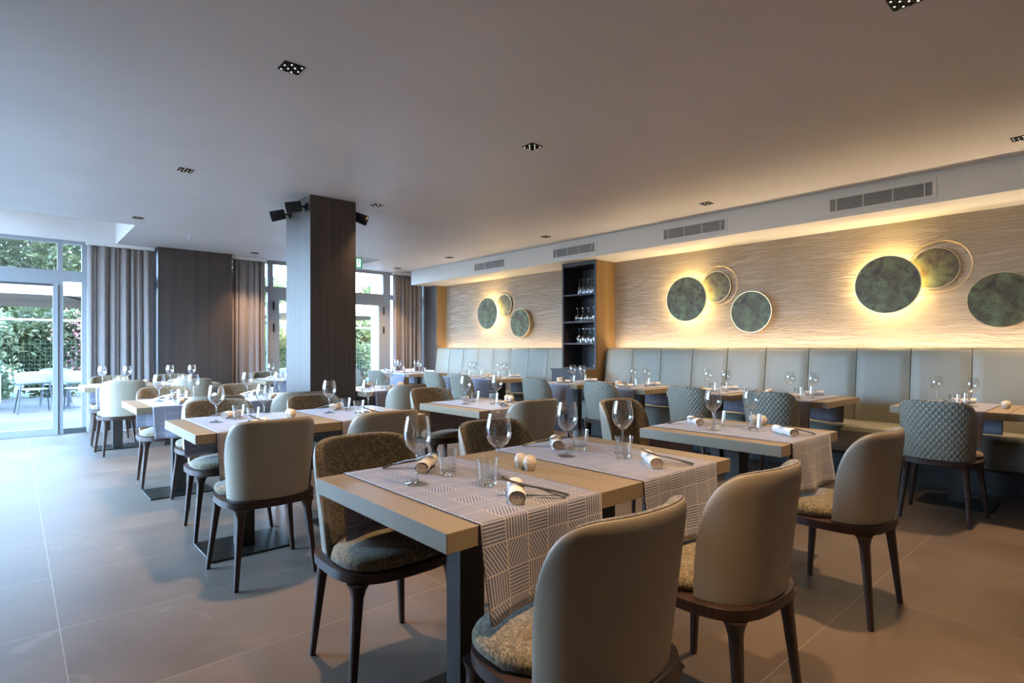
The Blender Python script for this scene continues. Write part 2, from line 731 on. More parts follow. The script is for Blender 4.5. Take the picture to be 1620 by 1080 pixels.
# ------------------------------------------------------------------ room shell
CH = 2.71
XW = 6.55                 # banquette wall face
YW = 10.05                # window wall inner face
XL = -1.3
YG0 = 4.0                 # near end of the side glazing
YB = -3.2
S('floor', MB().box(XL - 0.2, XW + 0.2, YB - 0.2, YW + 0.12, -0.12, 0), 'floor')
c = MB()
c.box(XL - 0.3, XW + 0.3, YB - 0.3, 8.27, CH, CH + 0.5)
c.box(1.13, XW + 0.3, 8.27, YW + 0.25, CH, CH + 0.5)
c.box(XL - 0.3, 1.13, 8.27, YW + 0.25, 3.06, CH + 0.5)
c.box(XL - 0.3, 1.13, YW, YW + 0.25, CH, 3.06)
S('ceiling', c, 'ceiling')
S('wall_right', MB().box(XW, XW + 0.25, YB - 0.2, YW + 0.15, 0, CH + 0.05), 'feature')
S('wall_back', MB().box(XL - 0.2, XW + 0.2, YB - 0.2, YB, 0, CH + 0.05), 'wall_paint')
wlm = MB()
wlm.box(XL - 0.2, XL, YB, YG0, 0, CH + 0.05).box(XL - 0.2, XL, 9.4, YW + 0.15, 0, CH + 0.05)
wlm.box(XL - 0.2, XL, YG0, 9.4, 2.66, CH + 0.05)
S('wall_left', wlm, 'wall_paint')
w = MB()
for i in range(5):
    y = YG0 + i * (9.4 - YG0) / 4
    w.box(XL - 0.12, XL - 0.04, y - 0.035, y + 0.035, 0, 2.66)
w.box(XL - 0.12, XL - 0.04, YG0, 9.4, 0, 0.08).box(XL - 0.12, XL - 0.04, YG0, 9.4, 2.58, 2.66)
wf = S('window_3', w, 'frame')
S('window_glass', MB().box(XL - 0.09, XL - 0.08, YG0 + 0.03, 9.35, 0.08, 2.58), 'pane', wf)

# bulkhead (soffit) over the banquette, with the vents in its face
XS = 5.90
S('trim_1', MB().box(XS, XW - 0.001, YB, 9.66, 2.44, CH - 0.001), 'white_paint')
# end nib: dark panel with an oak return
nib = MB().box(6.32, XW - 0.001, 9.40, 9.66, 0, 2.439).box(6.32, XW - 0.001, 9.66, 9.95, 0, CH - 0.001)
S('trim_2', nib, 'dark_panel')
S('trim_3', MB().box(6.322, XW - 0.001, 9.385, 9.399, 0, 2.438), 'oak_panel')

# dark clad piers
S('trim_4', MB().box(1.63, 2.65, 9.80, 10.35, 0, CH - 0.001), 'dark_panel')
S('trim_5', MB().box(2.19, 2.67, 5.46, 6.11, 0, CH - 0.001), 'dark_panel')

# ------------------------------------------------------------------ far window wall


def fr(mb, x0, x1, z0, z1, y0=None, y1=YW + 0.07):
    if y0 is None:
        y0 = YW if (z1 - z0) > (x1 - x0) else YW + 0.006
        y1 = y1 - (0 if (z1 - z0) > (x1 - x0) else 0.004)
    return mb.box(x0, x1, y0, y1, z0, z1)


f1 = MB()
fr(f1, XL, 1.63, 2.66, CH - 0.001)
fr(f1, XL, 1.63, 2.13, 2.28)
for x in (-0.48, 0.465):
    fr(f1, x, x + 0.06, 2.28, 2.66)
fr(f1, 0.735, 0.80, 0, 2.66)
fr(f1, 1.56, 1.63, 0, 2.66)
fr(f1, 0.47, 0.53, 0.0, 2.13)
w1 = S('window_1', f1, 'frame')
S('window_glass', MB().box(XL, 1.56, YW + 0.03, YW + 0.036, 2.28, 2.66), 'pane', w1)
S('window_glass', MB().box(0.53, 0.735, YW + 0.03, YW + 0.036, 0.07, 2.13), 'pane', w1)
S('window_glass', MB().box(0.80, 1.56, YW + 0.03, YW + 0.036, 0.07, 2.13), 'pane', w1)
S('bottom_track', MB().box(0.53, 1.56, YW - 0.01, YW + 0.08, 0.0, 0.07), 'frame_dark', w1)
d1 = MB()
fr(d1, XL, 0.47, 0.0, 0.09, YW - 0.03, YW + 0.03)
fr(d1, XL, 0.47, 2.08, 2.13, YW - 0.0, YW + 0.03)
for x in (-1.29, -0.44, 0.415):
    fr(d1, x, x + 0.055, 0.09, 2.08, YW - 0.03, YW + 0.03)
dd = S('door_1', d1, 'frame')
S('door_glass', MB().box(-1.27, 0.415, YW - 0.002, YW + 0.004, 0.09, 2.08), 'pane', dd)
S('door_seal', MB().box(XL, 0.415, YW - 0.031, YW - 0.012, 2.05, 2.08), 'frame_dark', dd)  # solid dark bar stands in for the dark gap (blind slot) atop the slider
# second glazed bay: double door, transom lights and side lights
f2 = MB()
fr(f2, 2.65, 6.34, 2.65, CH - 0.001)
fr(f2, 2.65, 6.34, 2.16, 2.26)
for x0, x1 in ((2.65, 2.72), (3.20, 3.225), (3.29, 3.38), (5.50, 5.66), (6.27, 6.34)):
    fr(f2, x0, x1, 0.0, 2.65)
fr(f2, 4.42, 4.50, 2.26, 2.65)
fr(f2, 2.72, 3.29, 0.0, 0.08)
fr(f2, 5.66, 6.27, 0.0, 0.08)
w2 = S('window_2', f2, 'frame')
S('window_glass', MB().box(2.72, 3.29, YW + 0.03, YW + 0.036, 0.08, 2.16), 'pane', w2)
S('window_glass', MB().box(5.66, 6.27, YW + 0.03, YW + 0.036, 0.08, 2.16), 'pane', w2)
S('window_glass', MB().box(2.72, 6.27, YW + 0.03, YW + 0.036, 2.26, 2.65), 'pane', w2)
for k, (a, b) in enumerate(((3.38, 4.44), (4.44, 5.50))):
    dm = MB()
    fr(dm, a, a + 0.10, 0.0, 2.16, YW - 0.01, YW + 0.05)
    fr(dm, b - 0.10, b, 0.0, 2.16, YW - 0.01, YW + 0.05)
    fr(dm, a + 0.1, b - 0.1, 2.03, 2.16, YW - 0.01, YW + 0.05)
    fr(dm, a + 0.1, b - 0.1, 0.0, 0.22, YW - 0.01, YW + 0.05)
    do = S('door_%d' % (k + 2), dm, 'frame')
    S('door_glass', MB().box(a + 0.1, b - 0.1, YW + 0.018, YW + 0.024, 0.22, 2.03), 'pane', do)
    hx = a - 0.012 if k == 0 else b - 0.012
    for z in (1.93, 1.55, 0.35):
        S('hinge', MB().box(hx, hx + 0.024, YW - 0.03, YW - 0.008, z - 0.07, z + 0.07), 'black', do)
S('wall_far', MB().box(6.34, XW, YW, YW + 0.2, 0, CH + 0.05), 'wall_paint')


# ------------------------------------------------------------------ curtains
def curtain(x0, x1, y, label, n=10, z1=2.655, seed=1):
    rnd = random.Random(seed)
    cols = int((x1 - x0) / 0.006)
    ph = [rnd.uniform(0, 6.28) for _ in range(6)]
    P = []
    zs = [0.015 + (z1 - 0.015) * k / 14 for k in range(15)]
    for i in range(cols + 1):
        s = i / cols
        row = []
        for z in zs:
            tz = z / z1
            a = 2 * PI * n * s + 1.7 * math.sin(2 * PI * s * 1.4 + ph[5]) + 0.9 * math.sin(2 * PI * s * 2.3 + ph[0]) + 0.35 * (1 - tz) * math.sin(7 * s + ph[1])
            w_ = math.sin(a)
            amp = 0.046 * (0.65 + 0.5 * (1 - tz)) * (0.75 + 0.35 * math.sin(2 * PI * s * 3.1 + ph[2]))
            yy = y + amp * math.copysign(abs(w_) ** 0.8, w_) + 0.006 * math.sin(3 * a + ph[3])
            xx = x0 + (x1 - x0) * s + 0.012 * math.cos(a) + 0.012 * (1 - tz) * math.sin(5 * s + ph[4])
            row.append((xx, yy, z))
        P.append(row)
    mb = MB().grid(P)
    o = mb.build('curtain', 'curtain', None, smooth=True)
    sm = o.modifiers.new('thick', 'SOLIDIFY')
    sm.thickness = 0.003
    tag(o, label, 'curtain', 'floor length curtains at the far windows')
    r = MB().box(x0 - 0.02, x1 + 0.02, y - 0.03, y + 0.03, z1 - 0.004, z1 + 0.05)
    S('trim_rail', r, 'white_paint')
    return o


curtain(0.79, 1.575, 9.91, 'grey-taupe curtain left of the wide dark wood pier', 7, seed=3)
curtain(2.68, 3.20, 9.91, 'grey-taupe curtain between the wide dark pier and the double door', 5, seed=5)
curtain(5.66, 6.30, 9.93, 'grey-taupe curtain in the far corner beside the banquette', 6, seed=8)


# ------------------------------------------------------------------ ceiling fittings
def downlight():
    r = empty('downlight')
    MB().box(-0.056, 0.056, -0.056, 0.056, -0.004, 0.0).build('trim_plate', 'black', r)
    for iy in range(4):
        for ix in range(4):
            x = -0.0405 + ix * 0.027
            y = -0.0405 + iy * 0.027
            MB().lathe([(0.0125, -0.0075), (0.0125, -0.004), (0.0095, -0.004), (0.0095, -0.0075), (0.0125, -0.0075)], 10,
                       Matrix.Translation((x, y, 0))).build('reflector_cup', 'black', r)
    k = 0
    for iy in range(4):
        for ix in range(4):
            if (ix + iy) % 2 == 0:
                continue
            x = -0.0405 + ix * 0.027
            y = -0.0405 + iy * 0.027
            MB().lathe([(0.004, -0.0062), (0.004, -0.0042)], 8, Matrix.Translation((x, y, 0)), True).build('lamp', 'lampcell', r)
            k += 1
    l = D.lights.new('downlight_lamp', 'SPOT')
    l.energy = P_SPOT
    l.color = WARM
    l.spot_size = math.radians(86)
    l.spot_blend = 0.95
    l.shadow_soft_size = 0.045
    lo = D.objects.new('downlight_lamp', l)
    COL.objects.link(lo)
    lo.location = (0, 0, -0.03)
    lo.parent = r
    return r


dl = Proto(downlight())
LIGHTS = [
    (1.125, 3.06, 'square black downlight nearest the camera, high above the left tables'),
    (2.915, 3.06, 'square black downlight at the middle of the ceiling right of the column'),
    (1.10, 5.42, 'square black downlight above the second left row of tables'),
    (1.09, 7.77, 'square black downlight beside the raised ceiling recess'),
    (2.89, 5.42, 'square downlight just right of the column top'),
    (2.885, 9.43, 'small downlight in front of the curtain left of the column'),
    (5.43, 3.06, 'downlight close to the bulkhead between the two right vents'),
    (5.42, 5.42, 'downlight close to the bulkhead in front of the glass cabinet'),
    (5.46, 7.74, 'downlight near the bulkhead left of the last vent'),
    (5.46, 9.43, 'farthest downlight by the corner curtain'),
    (5.43, 0.60, 'downlight cut by the right edge of the photo'),
    (1.12, 0.70, 'downlight overhead in front of the nearest tables'),
    (2.90, 0.70, 'downlight overhead right of the nearest tables'),
]
for x, y, lb in LIGHTS:
    dl.place((x, y, CH), 0, lb, 'ceiling light', 'recessed black downlights')


def vent(y0, y1, label):
    r = empty('air_vent', (XS, (y0 + y1) / 2, 2.565))
    h = (y1 - y0) / 2
    fb = MB()
    a, b = -h - 0.03, h + 0.03
    fb.box(-0.008, 0, a, b, 0.058, 0.082).box(-0.008, 0, a, b, -0.082, -0.058)
    fb.box(-0.008, 0, a, -h, -0.058, 0.058).box(-0.008, 0, h, b, -0.058, 0.058)
    for k in (-0.86, -0.28, 0.30, 0.86):
        fb.box(-0.007, -0.001, k * h - 0.004, k * h + 0.004, -0.058, 0.058)
    fb.build('vent_frame', 'white_paint', r)
    MB().box(-0.002, -0.0005, -h, h, -0.058, 0.058).build('vent_backing', 'frame_dark', r)
    sb = MB()
    for k in range(9):
        z = -0.052 + k * 0.013
        m_ = Matrix.Translation((-0.004, 0, z)) @ Matrix.Rotation(0.6, 4, 'Y')
        sb.box(-0.003, 0.003, -h, h, -0.001, 0.001, m_)
    sb.build('vent_slats', 'white_paint', r)
    tag(r, label, 'air vent', 'linear air vents along the bulkhead')


vent(1.22, 2.03, 'white slatted air vent nearest the camera, above the right wall discs')
vent(3.10, 3.88, 'white slatted air vent above the middle disc group')
vent(4.96, 5.74, 'white slatted air vent above the glass cabinet')
vent(6.84, 7.60, 'white slatted air vent farthest along the bulkhead')

# square ceiling diffuser, sprinkler, exit sign
cd = empty('ceiling_diffuser', (4.40, 9.03, CH))
m_ = MB()
for k, s in enumerate((0.30, 0.235, 0.175, 0.115)):
    m_.box(-s, s, -s, -s + 0.03, -0.014 + 0.002 * k, 0).box(-s, s, s - 0.03, s, -0.014 + 0.002 * k, 0)
    m_.box(-s, -s + 0.03, -s + 0.03, s - 0.03, -0.014 + 0.002 * k, 0).box(s - 0.03, s, -s + 0.03, s - 0.03, -0.014 + 0.002 * k, 0)
m_.build('diffuser_vanes', 'white_paint', cd)
MB().box(-0.27, 0.27, -0.27, 0.27, -0.003, -0.0005).build('diffuser_backing', 'frame_dark', cd)
tag(cd, 'square white louvred ceiling diffuser near the far door', 'ceiling vent')
sk = empty('sprinkler', (1.78, 8.58, CH))
MB().lathe([(0.03, 0), (0.03, -0.008), (0.008, -0.01), (0.008, -0.045), (0.018, -0.047), (0.018, -0.05)], 12, None, True).build('sprinkler_head', 'white_paint', sk, smooth=True, angle=40)
tag(sk, 'small white sprinkler head on the ceiling before the wide dark pier', 'sprinkler')

ex = empty('exit_sign', (4.0, 8.35, 2.55))
MB().box(-0.19, 0.19, -0.012, 0.012, -0.085, 0.085).build('sign_housing', 'white_paint', ex)
MB().box(-0.185, 0.185, -0.0145, -0.012, -0.08, 0.08).build('sign_panel', 'green_sign', ex)
pg = MB()
pg.box(0.09, 0.16, -0.0165, -0.0145, -0.065, 0.065)
pgo = pg.build('door_pictogram', 'white_sign', ex)
run = MB()
run.lathe([(0.012, -0.001), (0.012, 0.001)], 12, Matrix.Translation((0.125, -0.0175, 0.045)) @ Matrix.Rotation(PI / 2, 4, 'X'), True)
for a, b in (((0.125, 0.03), (0.12, -0.005)), ((0.12, -0.005), (0.14, -0.03)), ((0.14, -0.03), (0.15, -0.055)), ((0.12, -0.005), (0.105, -0.03)), ((0.105, -0.03), (0.098, -0.05)), ((0.124, 0.026), (0.102, 0.01)), ((0.124, 0.026), (0.148, 0.012))):
    run.tube([(a[0], -0.0175, a[1]), (b[0], -0.0175, b[1])], 0.004, 6)
run.build('running_figure', 'green_sign', ex)
ar = MB()
for a, b in (((0.06, 0.045), (-0.02, -0.035)), ((-0.028, 0.015), (-0.028, -0.043)), ((-0.028, -0.043), (0.03, -0.043))):
    ar.tube([(a[0], -0.016, a[1]), (b[0], -0.016, b[1])], 0.009, 6)
ar.build('arrow', 'white_sign', ex)
for x in (-0.15, 0.15):
    MB().tube([(x, 0, 0.085), (x, 0, 0.16)], 0.003, 6).build('hanger', 'white_paint', ex)
tag(ex, 'green and white emergency exit sign hanging beside the column', 'exit sign')


# spotlights on the square column
def spot(mount, d_out, aim, label):
    r = empty('spotlight', mount)
    o = Vector(d_out)
    pl = MB()
    t_ = Vector((-o.y, o.x, 0))
    a = [o * 0.0 + t_ * 0.028 + Vector((0, 0, 0.035)), t_ * -0.028 + Vector((0, 0, 0.035)), t_ * -0.028 - Vector((0, 0, 0.035)), t_ * 0.028 - Vector((0, 0, 0.035))]
    pl.loft([a, [p + o * 0.015 for p in a]])
    pl.build('mounting_plate', 'black', r)
    MB().tube([o * 0.015, o * 0.06], 0.009, 8).build('bracket_arm', 'black', r)
    ax = Vector(aim).normalized()
    c0 = o * 0.06 + Vector((0, 0, 0.0)) - ax * 0.01
    q = ax.to_track_quat('Z', 'Y').to_matrix().to_4x4()
    mt = Matrix.Translation(c0) @ q
    MB().lathe([(0.045, 0.0), (0.052, 0.01), (0.056, 0.145), (0.048, 0.145), (0.046, 0.12)], 20, mt, True).build('spot_can', 'black', r, smooth=True, angle=40)
    tag(r, label, 'spotlight', 'black spotlights on the column')


spot((2.19, 5.56, 2.60), (-1, 0, 0), (-0.75, 0.40, -0.16), 'black spotlight on the column left face, nearer the front edge')
spot((2.19, 6.00, 2.60), (-1, 0, 0), (-0.75, 0.35, -0.22), 'black spotlight on the column left face, nearer the windows')
spot((2.67, 5.60, 2.60), (1, 0, 0), (0.7, -0.4, -0.3), 'black spotlight peeping from the column right side')


# ------------------------------------------------------------------ wall disc lamps
def disc_group(y0, y1, y2, where):
    AX = Matrix.Rotation(-PI / 2, 4, 'Y')      # lathe z axis -> -X

    def disc(y, z, xs, r_, th, name, label, ring=False, halo=False):
        root = empty(name, (XW, y, z))
        mt = Matrix.Translation((-xs, 0, 0)) @ AX
        MB().lathe([(r_ - 0.006, 0.0), (r_ - 0.006, th + 0.001)], 64, mt, True).build('disc_face', 'verdigris', root)
        MB().lathe([(r_ - 0.006, -0.0005), (r_, -0.0005), (r_, th), (r_ - 0.006, th), (r_ - 0.006, -0.0005)], 64, mt).build('rim', 'brass', root, smooth=True, angle=30)
        m2 = Matrix.Translation((-0.001, 0, 0)) @ AX
        MB().lathe([(0.05, 0), (0.05, xs - 0.002)], 20, m2, True).build('wall_mount', 'brass', root, smooth=True, angle=40)
        if halo:
            rr = r_ - 0.045
            m3 = Matrix.Translation((-0.03, 0, 0)) @ AX
            MB().lathe([(rr - 0.012, 0.01), (rr, 0.01), (rr, 0.07), (rr - 0.012, 0.07), (rr - 0.012, 0.01)], 48, m3).build('halo_strip', 'halo', root)
        tag(root, label, 'wall lamp' if halo else 'wall disc', 'green metal discs on the banquette wall')
        return root

    disc(y0, 1.822, 0.105, 0.285, 0.012, 'disc_lamp', 'largest backlit green metal disc in the ' + where, halo=True)
    r2 = disc(y1, 1.953, 0.032, 0.193, 0.01, 'metal_disc', 'small green disc behind the backlit disc of the ' + where)
    rg = []
    for k in range(64):
        a = 2 * PI * k / 64
        rg.append((-0.055, -0.045 + 0.238 * math.cos(a), 0.012 + 0.238 * math.sin(a)))
    MB().tube(rg, 0.0045, 6, closed=True).build('ring', 'brass', r2, smooth=True)
    disc(y2, 1.62, 0.065, 0.243, 0.042, 'metal_disc', 'unlit green disc set lowest and rightmost in the ' + where)


disc_group(1.70, 1.33, 0.84, 'right disc group')
disc_group(3.91, 3.54, 3.07, 'middle disc group')
disc_group(7.94, 7.55, 7.07, 'left disc group')


# ------------------------------------------------------------------ banquettes
def bench(y0, y1, label, where):
    """y0 near end, y1 far end"""
    root = empty('banquette', (5.75, y0, 0))
    L = y1 - y0
    MB().box(0.23, 0.70, 0, L, 0, 0.235).build('plinth', 'plinth', root)
    n = round(L / 0.455)
    p = L / n
    # seat cushions, one per two panels
    nc = max(1, n // 2)
    pc = L / nc
    for k in range(nc):
        a = k * pc + 0.0015
        b = (k + 1) * pc - 0.0015
        prof = [(0.0, 0.29), (0.004, 0.25), (0.03, 0.236), (0.62, 0.236), (0.62, 0.488), (0.30, 0.494), (0.06, 0.49), (0.02, 0.475), (0.003, 0.44)]
        o = MB().loft([[(x, a, z) for x, z in prof], [(x, b, z) for x, z in prof]]).build('seat_cushion', 'bench_leather', root)
        bevel(o, 0.008, 3)
    for k in range(n):
        a = k * p + 0.0035
        b = (k + 1) * p - 0.0035
        rows = []
        N = 10
        for j in range(N + 1):
            s = j / N
            yy = a + (b - a) * s
            e = min(s, 1 - s) * p
            bul = 0.016 * (1 - math.exp(-e / 0.008))
            pr = [(0.50 - bul, 0.46), (0.49 - bul * 1.2, 0.52), (0.525 - bul, 0.80), (0.562 - bul, 1.10), (0.572 - bul, 1.165), (0.585 - bul * 0.6, 1.192), (0.605, 1.20), (0.655, 1.20), (0.66, 1.19), (0.64, 0.46)]
            rows.append([(x, yy, z) for x, z in pr])
        o = MB().loft(rows).build('back_panel', 'bench_leather', root, smooth=True, angle=50)
    tag(root, label, 'bench', 'upholstered banquettes along the feature wall')
    MB().box(0.71, 0.74, 0.02, L - 0.02, 1.13, 1.142).build('led_strip', 'led', root)
    return root


bench(-1.70, 5.10, 'long grey-beige leather banquette right of the glass cabinet', 'r')
bench(5.82, 9.37, 'pale leather banquette left of the glass cabinet, reaching the far corner', 'l')

# ------------------------------------------------------------------ glass cabinet between the banquettes
cb = empty('glass_cabinet', (0, 0, 0))
CX0, CX1, CY0, CY1 = 6.12, XW - 0.002, 5.13, 5.78
T = 0.03
MB().box(CX0 + 0.012, CX1, CY0 - 0.001, CY0 + T, 0.90, 2.437).build('side_panel', 'oak_panel', cb)
o = MB().box(CX0, CX0 + 0.012, CY0 - 0.001, CY0 + T, 0.90, 2.437).box(CX0, CX0 + 0.012, CY1 - T, CY1, 0.90, 2.437).box(CX0, CX0 + 0.012, CY0 + T, CY1 - T, 2.385, 2.437).box(CX0, CX0 + 0.012, CY0 + T, CY1 - T, 0.90, 0.915)
o.build('front_frame', 'cab_dark', cb)
MB().box(CX0 + 0.012, CX1, CY1 - T, CY1, 0.90, 2.437).build('side_panel', 'cab_dark', cb)
MB().box(CX1 - 0.02, CX1, CY0 + T, CY1 - T, 0.915, 2.385).build('back_panel', 'cab_dark', cb)
MB().box(CX0 + 0.012, CX1, CY0 + T, CY1 - T, 2.385, 2.437).build('top_panel', 'cab_dark', cb)
MB().box(CX0 + 0.012, CX1 - 0.02, CY0 + T, CY1 - T, 0.90, 0.915).build('bottom_board', 'cab_dark', cb)
SH = (1.27, 1.585, 1.98)
for z in SH:
    MB().box(CX0 + 0.004, CX1 - 0.02, CY0 + T, CY1 - T, z - 0.022, z).build('shelf', 'cab_dark', cb)
MB().box(5.90, CX1, CY0, CY0 + 0.02, 0.08, 0.899).build('base_side', 'oak_panel', cb)
MB().box(5.90, CX1, CY0 + 0.02, CY1, 0.08, 0.878).build('base_body', 'cab_dark', cb)
MB().box(5.885, CX1, CY0 + 0.02, CY1 + 0.01, 0.879, 0.899).build('worktop', 'cab_dark', cb)
MB().box(5.95, CX1, CY0 + 0.01, CY1 - 0.01, 0.0, 0.08).build('plinth', 'plinth', cb)
for z0, z1 in ((0.60, 0.86), (0.34, 0.585), (0.09, 0.325)):
    dr = MB().box(5.88, 5.899, CY0 + 0.04, CY1 - 0.04, z0, z1).build('drawer', 'cab_dark', cb)
    MB().box(5.868, 5.8795, 5.38, 5.53, z1 - 0.035, z1 - 0.025).build('handle', 'black', dr)
tag(cb, 'tall dark cabinet with open glass shelves and an oak side between the banquettes', 'cabinet')

# ------------------------------------------------------------------ tableware prototypes


def wineglass_profile():
    outer = [(0.0375, 0.0), (0.0375, 0.0015), (0.028, 0.004), (0.012, 0.007), (0.005, 0.013), (0.0036, 0.03), (0.0036, 0.088), (0.006, 0.098),
             (0.018, 0.108), (0.033, 0.122), (0.042, 0.138), (0.0455, 0.155), (0.044, 0.178), (0.039, 0.205), (0.035, 0.222)]
    inner = [(0.034, 0.222), (0.038, 0.205), (0.043, 0.178), (0.0445, 0.155), (0.041, 0.139), (0.032, 0.1235), (0.017, 0.1105), (0.001, 0.104)]
    return outer, inner


def make_wineglass():
    r = empty('wine_glass')
    ou, inn = wineglass_profile()
    MB().lathe(ou[7:] + inn, 28).build('bowl', 'glass', r, smooth=True, angle=60)
    MB().lathe(ou[4:8], 12, None, True).build('stem', 'glass_foot', r, smooth=True)
    MB().lathe([(0.001, 0.0)] + ou[0:5], 24).build('foot', 'glass_foot', r, smooth=True, angle=50)
    return r


def make_tumbler():
    r = empty('tumbler')
    MB().lathe([(0.0295, 0.0165), (0.0375, 0.088), (0.0362, 0.088), (0.0285, 0.0165)], 28).build('glass_wall', 'glass', r, smooth=True, angle=40)
    MB().lathe([(0.0, 0.0), (0.0265, 0.0), (0.028, 0.002), (0.0295, 0.016), (0.026, 0.016), (0.0, 0.013)], 28).build('glass_base', 'glass_solid', r, smooth=True, angle=40)
    return r


def make_shaker():
    r = MB().lathe([(0.0, 0.0), (0.0145, 0.0), (0.0185, 0.008), (0.0248, 0.026), (0.0244, 0.035), (0.0241, 0.0355), (0.0230, 0.043), (0.0227, 0.0435),
                    (0.0185, 0.050), (0.0135, 0.0545), (0.007, 0.0565), (0.0, 0.057)], 24).build('shaker', 'ceramic', None, smooth=True, angle=60)
    return r


def make_napkin():
    """rolled napkin along local x, resting on z=0"""
    r = empty('rolled_napkin')
    L = 0.17
    R = 0.0225
    # spiral ended roll
    body = MB()
    rings = []
    for k in range(7):
        x = -L / 2 + L * k / 6
        rr = R * (1 + 0.05 * math.sin(k * 2.1)) * (0.93 if k in (2, 3) else 1.0)
        ring = []
        for s in range(24):
            a = 2 * PI * s / 24
            ring.append((x, rr * math.cos(a) * 1.12, R * 0.9 + rr * 0.9 * math.sin(a)))
        rings.append(ring)
    # recess the ends
    for side in (0, 6):
        pass
    body.loft(rings, cap=False)
    for sgn in (-1, 1):
        ends = MB()
        # spiral lip seen at the ends
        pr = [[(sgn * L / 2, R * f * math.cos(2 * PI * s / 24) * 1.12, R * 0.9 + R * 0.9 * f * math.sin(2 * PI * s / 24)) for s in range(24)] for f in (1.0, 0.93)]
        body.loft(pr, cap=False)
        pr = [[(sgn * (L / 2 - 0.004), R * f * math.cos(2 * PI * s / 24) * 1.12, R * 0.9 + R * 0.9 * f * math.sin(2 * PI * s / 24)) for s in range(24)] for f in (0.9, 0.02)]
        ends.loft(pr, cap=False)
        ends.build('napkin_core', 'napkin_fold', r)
        sp_ = []
        for s in range(60):
            a = s / 60 * 2 * PI * 3.2
            q = 0.15 + 0.72 * s / 60
            sp_.append((sgn * (L / 2 - 0.003), R * q * math.cos(a) * 1.12, R * 0.9 + R * 0.9 * q * math.sin(a)))
        body.tube(sp_, 0.0010, 5)
    nr = body.build('napkin_roll', 'napkin', r, smooth=True, angle=50)
    # loose outer flap
    fl = [[(-L / 2 + L * i / 6, 0.012 + 0.014 * j, 0.0012 + 0.0 * j) for j in range(2)] for i in range(7)]
    MB().grid(fl).build('napkin_flap', 'napkin', r)
    return r


def make_knife():
    m_ = MB()
    L = 0.215
    sec = []
    for s, wd, th in ((0, 0.002, 0.0012), (0.05, 0.008, 0.0015), (0.25, 0.011, 0.002), (0.5, 0.0095, 0.0024), (0.53, 0.006, 0.004), (0.6, 0.006, 0.0045), (0.9, 0.0062, 0.0055), (1.0, 0.006, 0.005)):
        x = -L / 2 + L * s
        sec.append([(x, -wd, 0.0002), (x, wd, 0.0002), (x, wd * 0.9, th), (x, -wd * 0.9, th)])
    return m_.loft(sec).build('knife', 'steel', None, smooth=True, angle=40)


def make_fork():
    L = 0.20
    m_ = MB()
    sec = []
    for s, wd, z in ((0.27, 0.011, 0.003), (0.33, 0.009, 0.0015), (0.40, 0.0035, 0.0025), (0.55, 0.0028, 0.006), (0.8, 0.005, 0.0035), (1.0, 0.006, 0.0012)):
        x = -L / 2 + L * s
        sec.append([(x, -wd, z), (x, wd, z), (x, wd * 0.85, z + 0.0026), (x, -wd * 0.85, z + 0.0026)])
    m_.loft(sec)
    for k in range(4):
        y = -0.009 + k * 0.006
        sec = []
        for s, z in ((0.28, 0.003), (0.15, 0.0035), (0.05, 0.006), (0.0, 0.0085)):
            x = -L / 2 + L * s
            sec.append([(x, y - 0.0015, z), (x, y + 0.0015, z), (x, y + 0.0012, z + 0.002), (x, y - 0.0012, z + 0.002)])
        m_.loft(sec)
    return m_.build('fork', 'steel', None, smooth=True, angle=40)


P_glass = Proto(make_wineglass())
P_tumbler = Proto(make_tumbler())
P_shaker = Proto(make_shaker())
P_napkin = Proto(make_napkin())
P_knife = Proto(make_knife())
P_fork = Proto(make_fork())

# ------------------------------------------------------------------ table and runner prototypes
TW, TD, TH = 0.698, 0.78, 0.75


def make_table():
    r = empty('dining_table')
    o = MB().box(-TW / 2, TW / 2, -TD / 2, TD / 2, TH - 0.052, TH).build('tabletop', 'table_top', r)
    bevel(o, 0.0015, 1)
    o = MB().box(-0.05, 0.05, -0.04, 0.04, 0.0101, TH - 0.0521).build('leg', 'table_leg', r)
    bevel(o, 0.002, 1)
    o = MB().box(-0.23, 0.23, -0.20, 0.20, 0.0, 0.01).build('base_plate', 'base_plate', r)
    bevel(o, 0.002, 1)
    return r


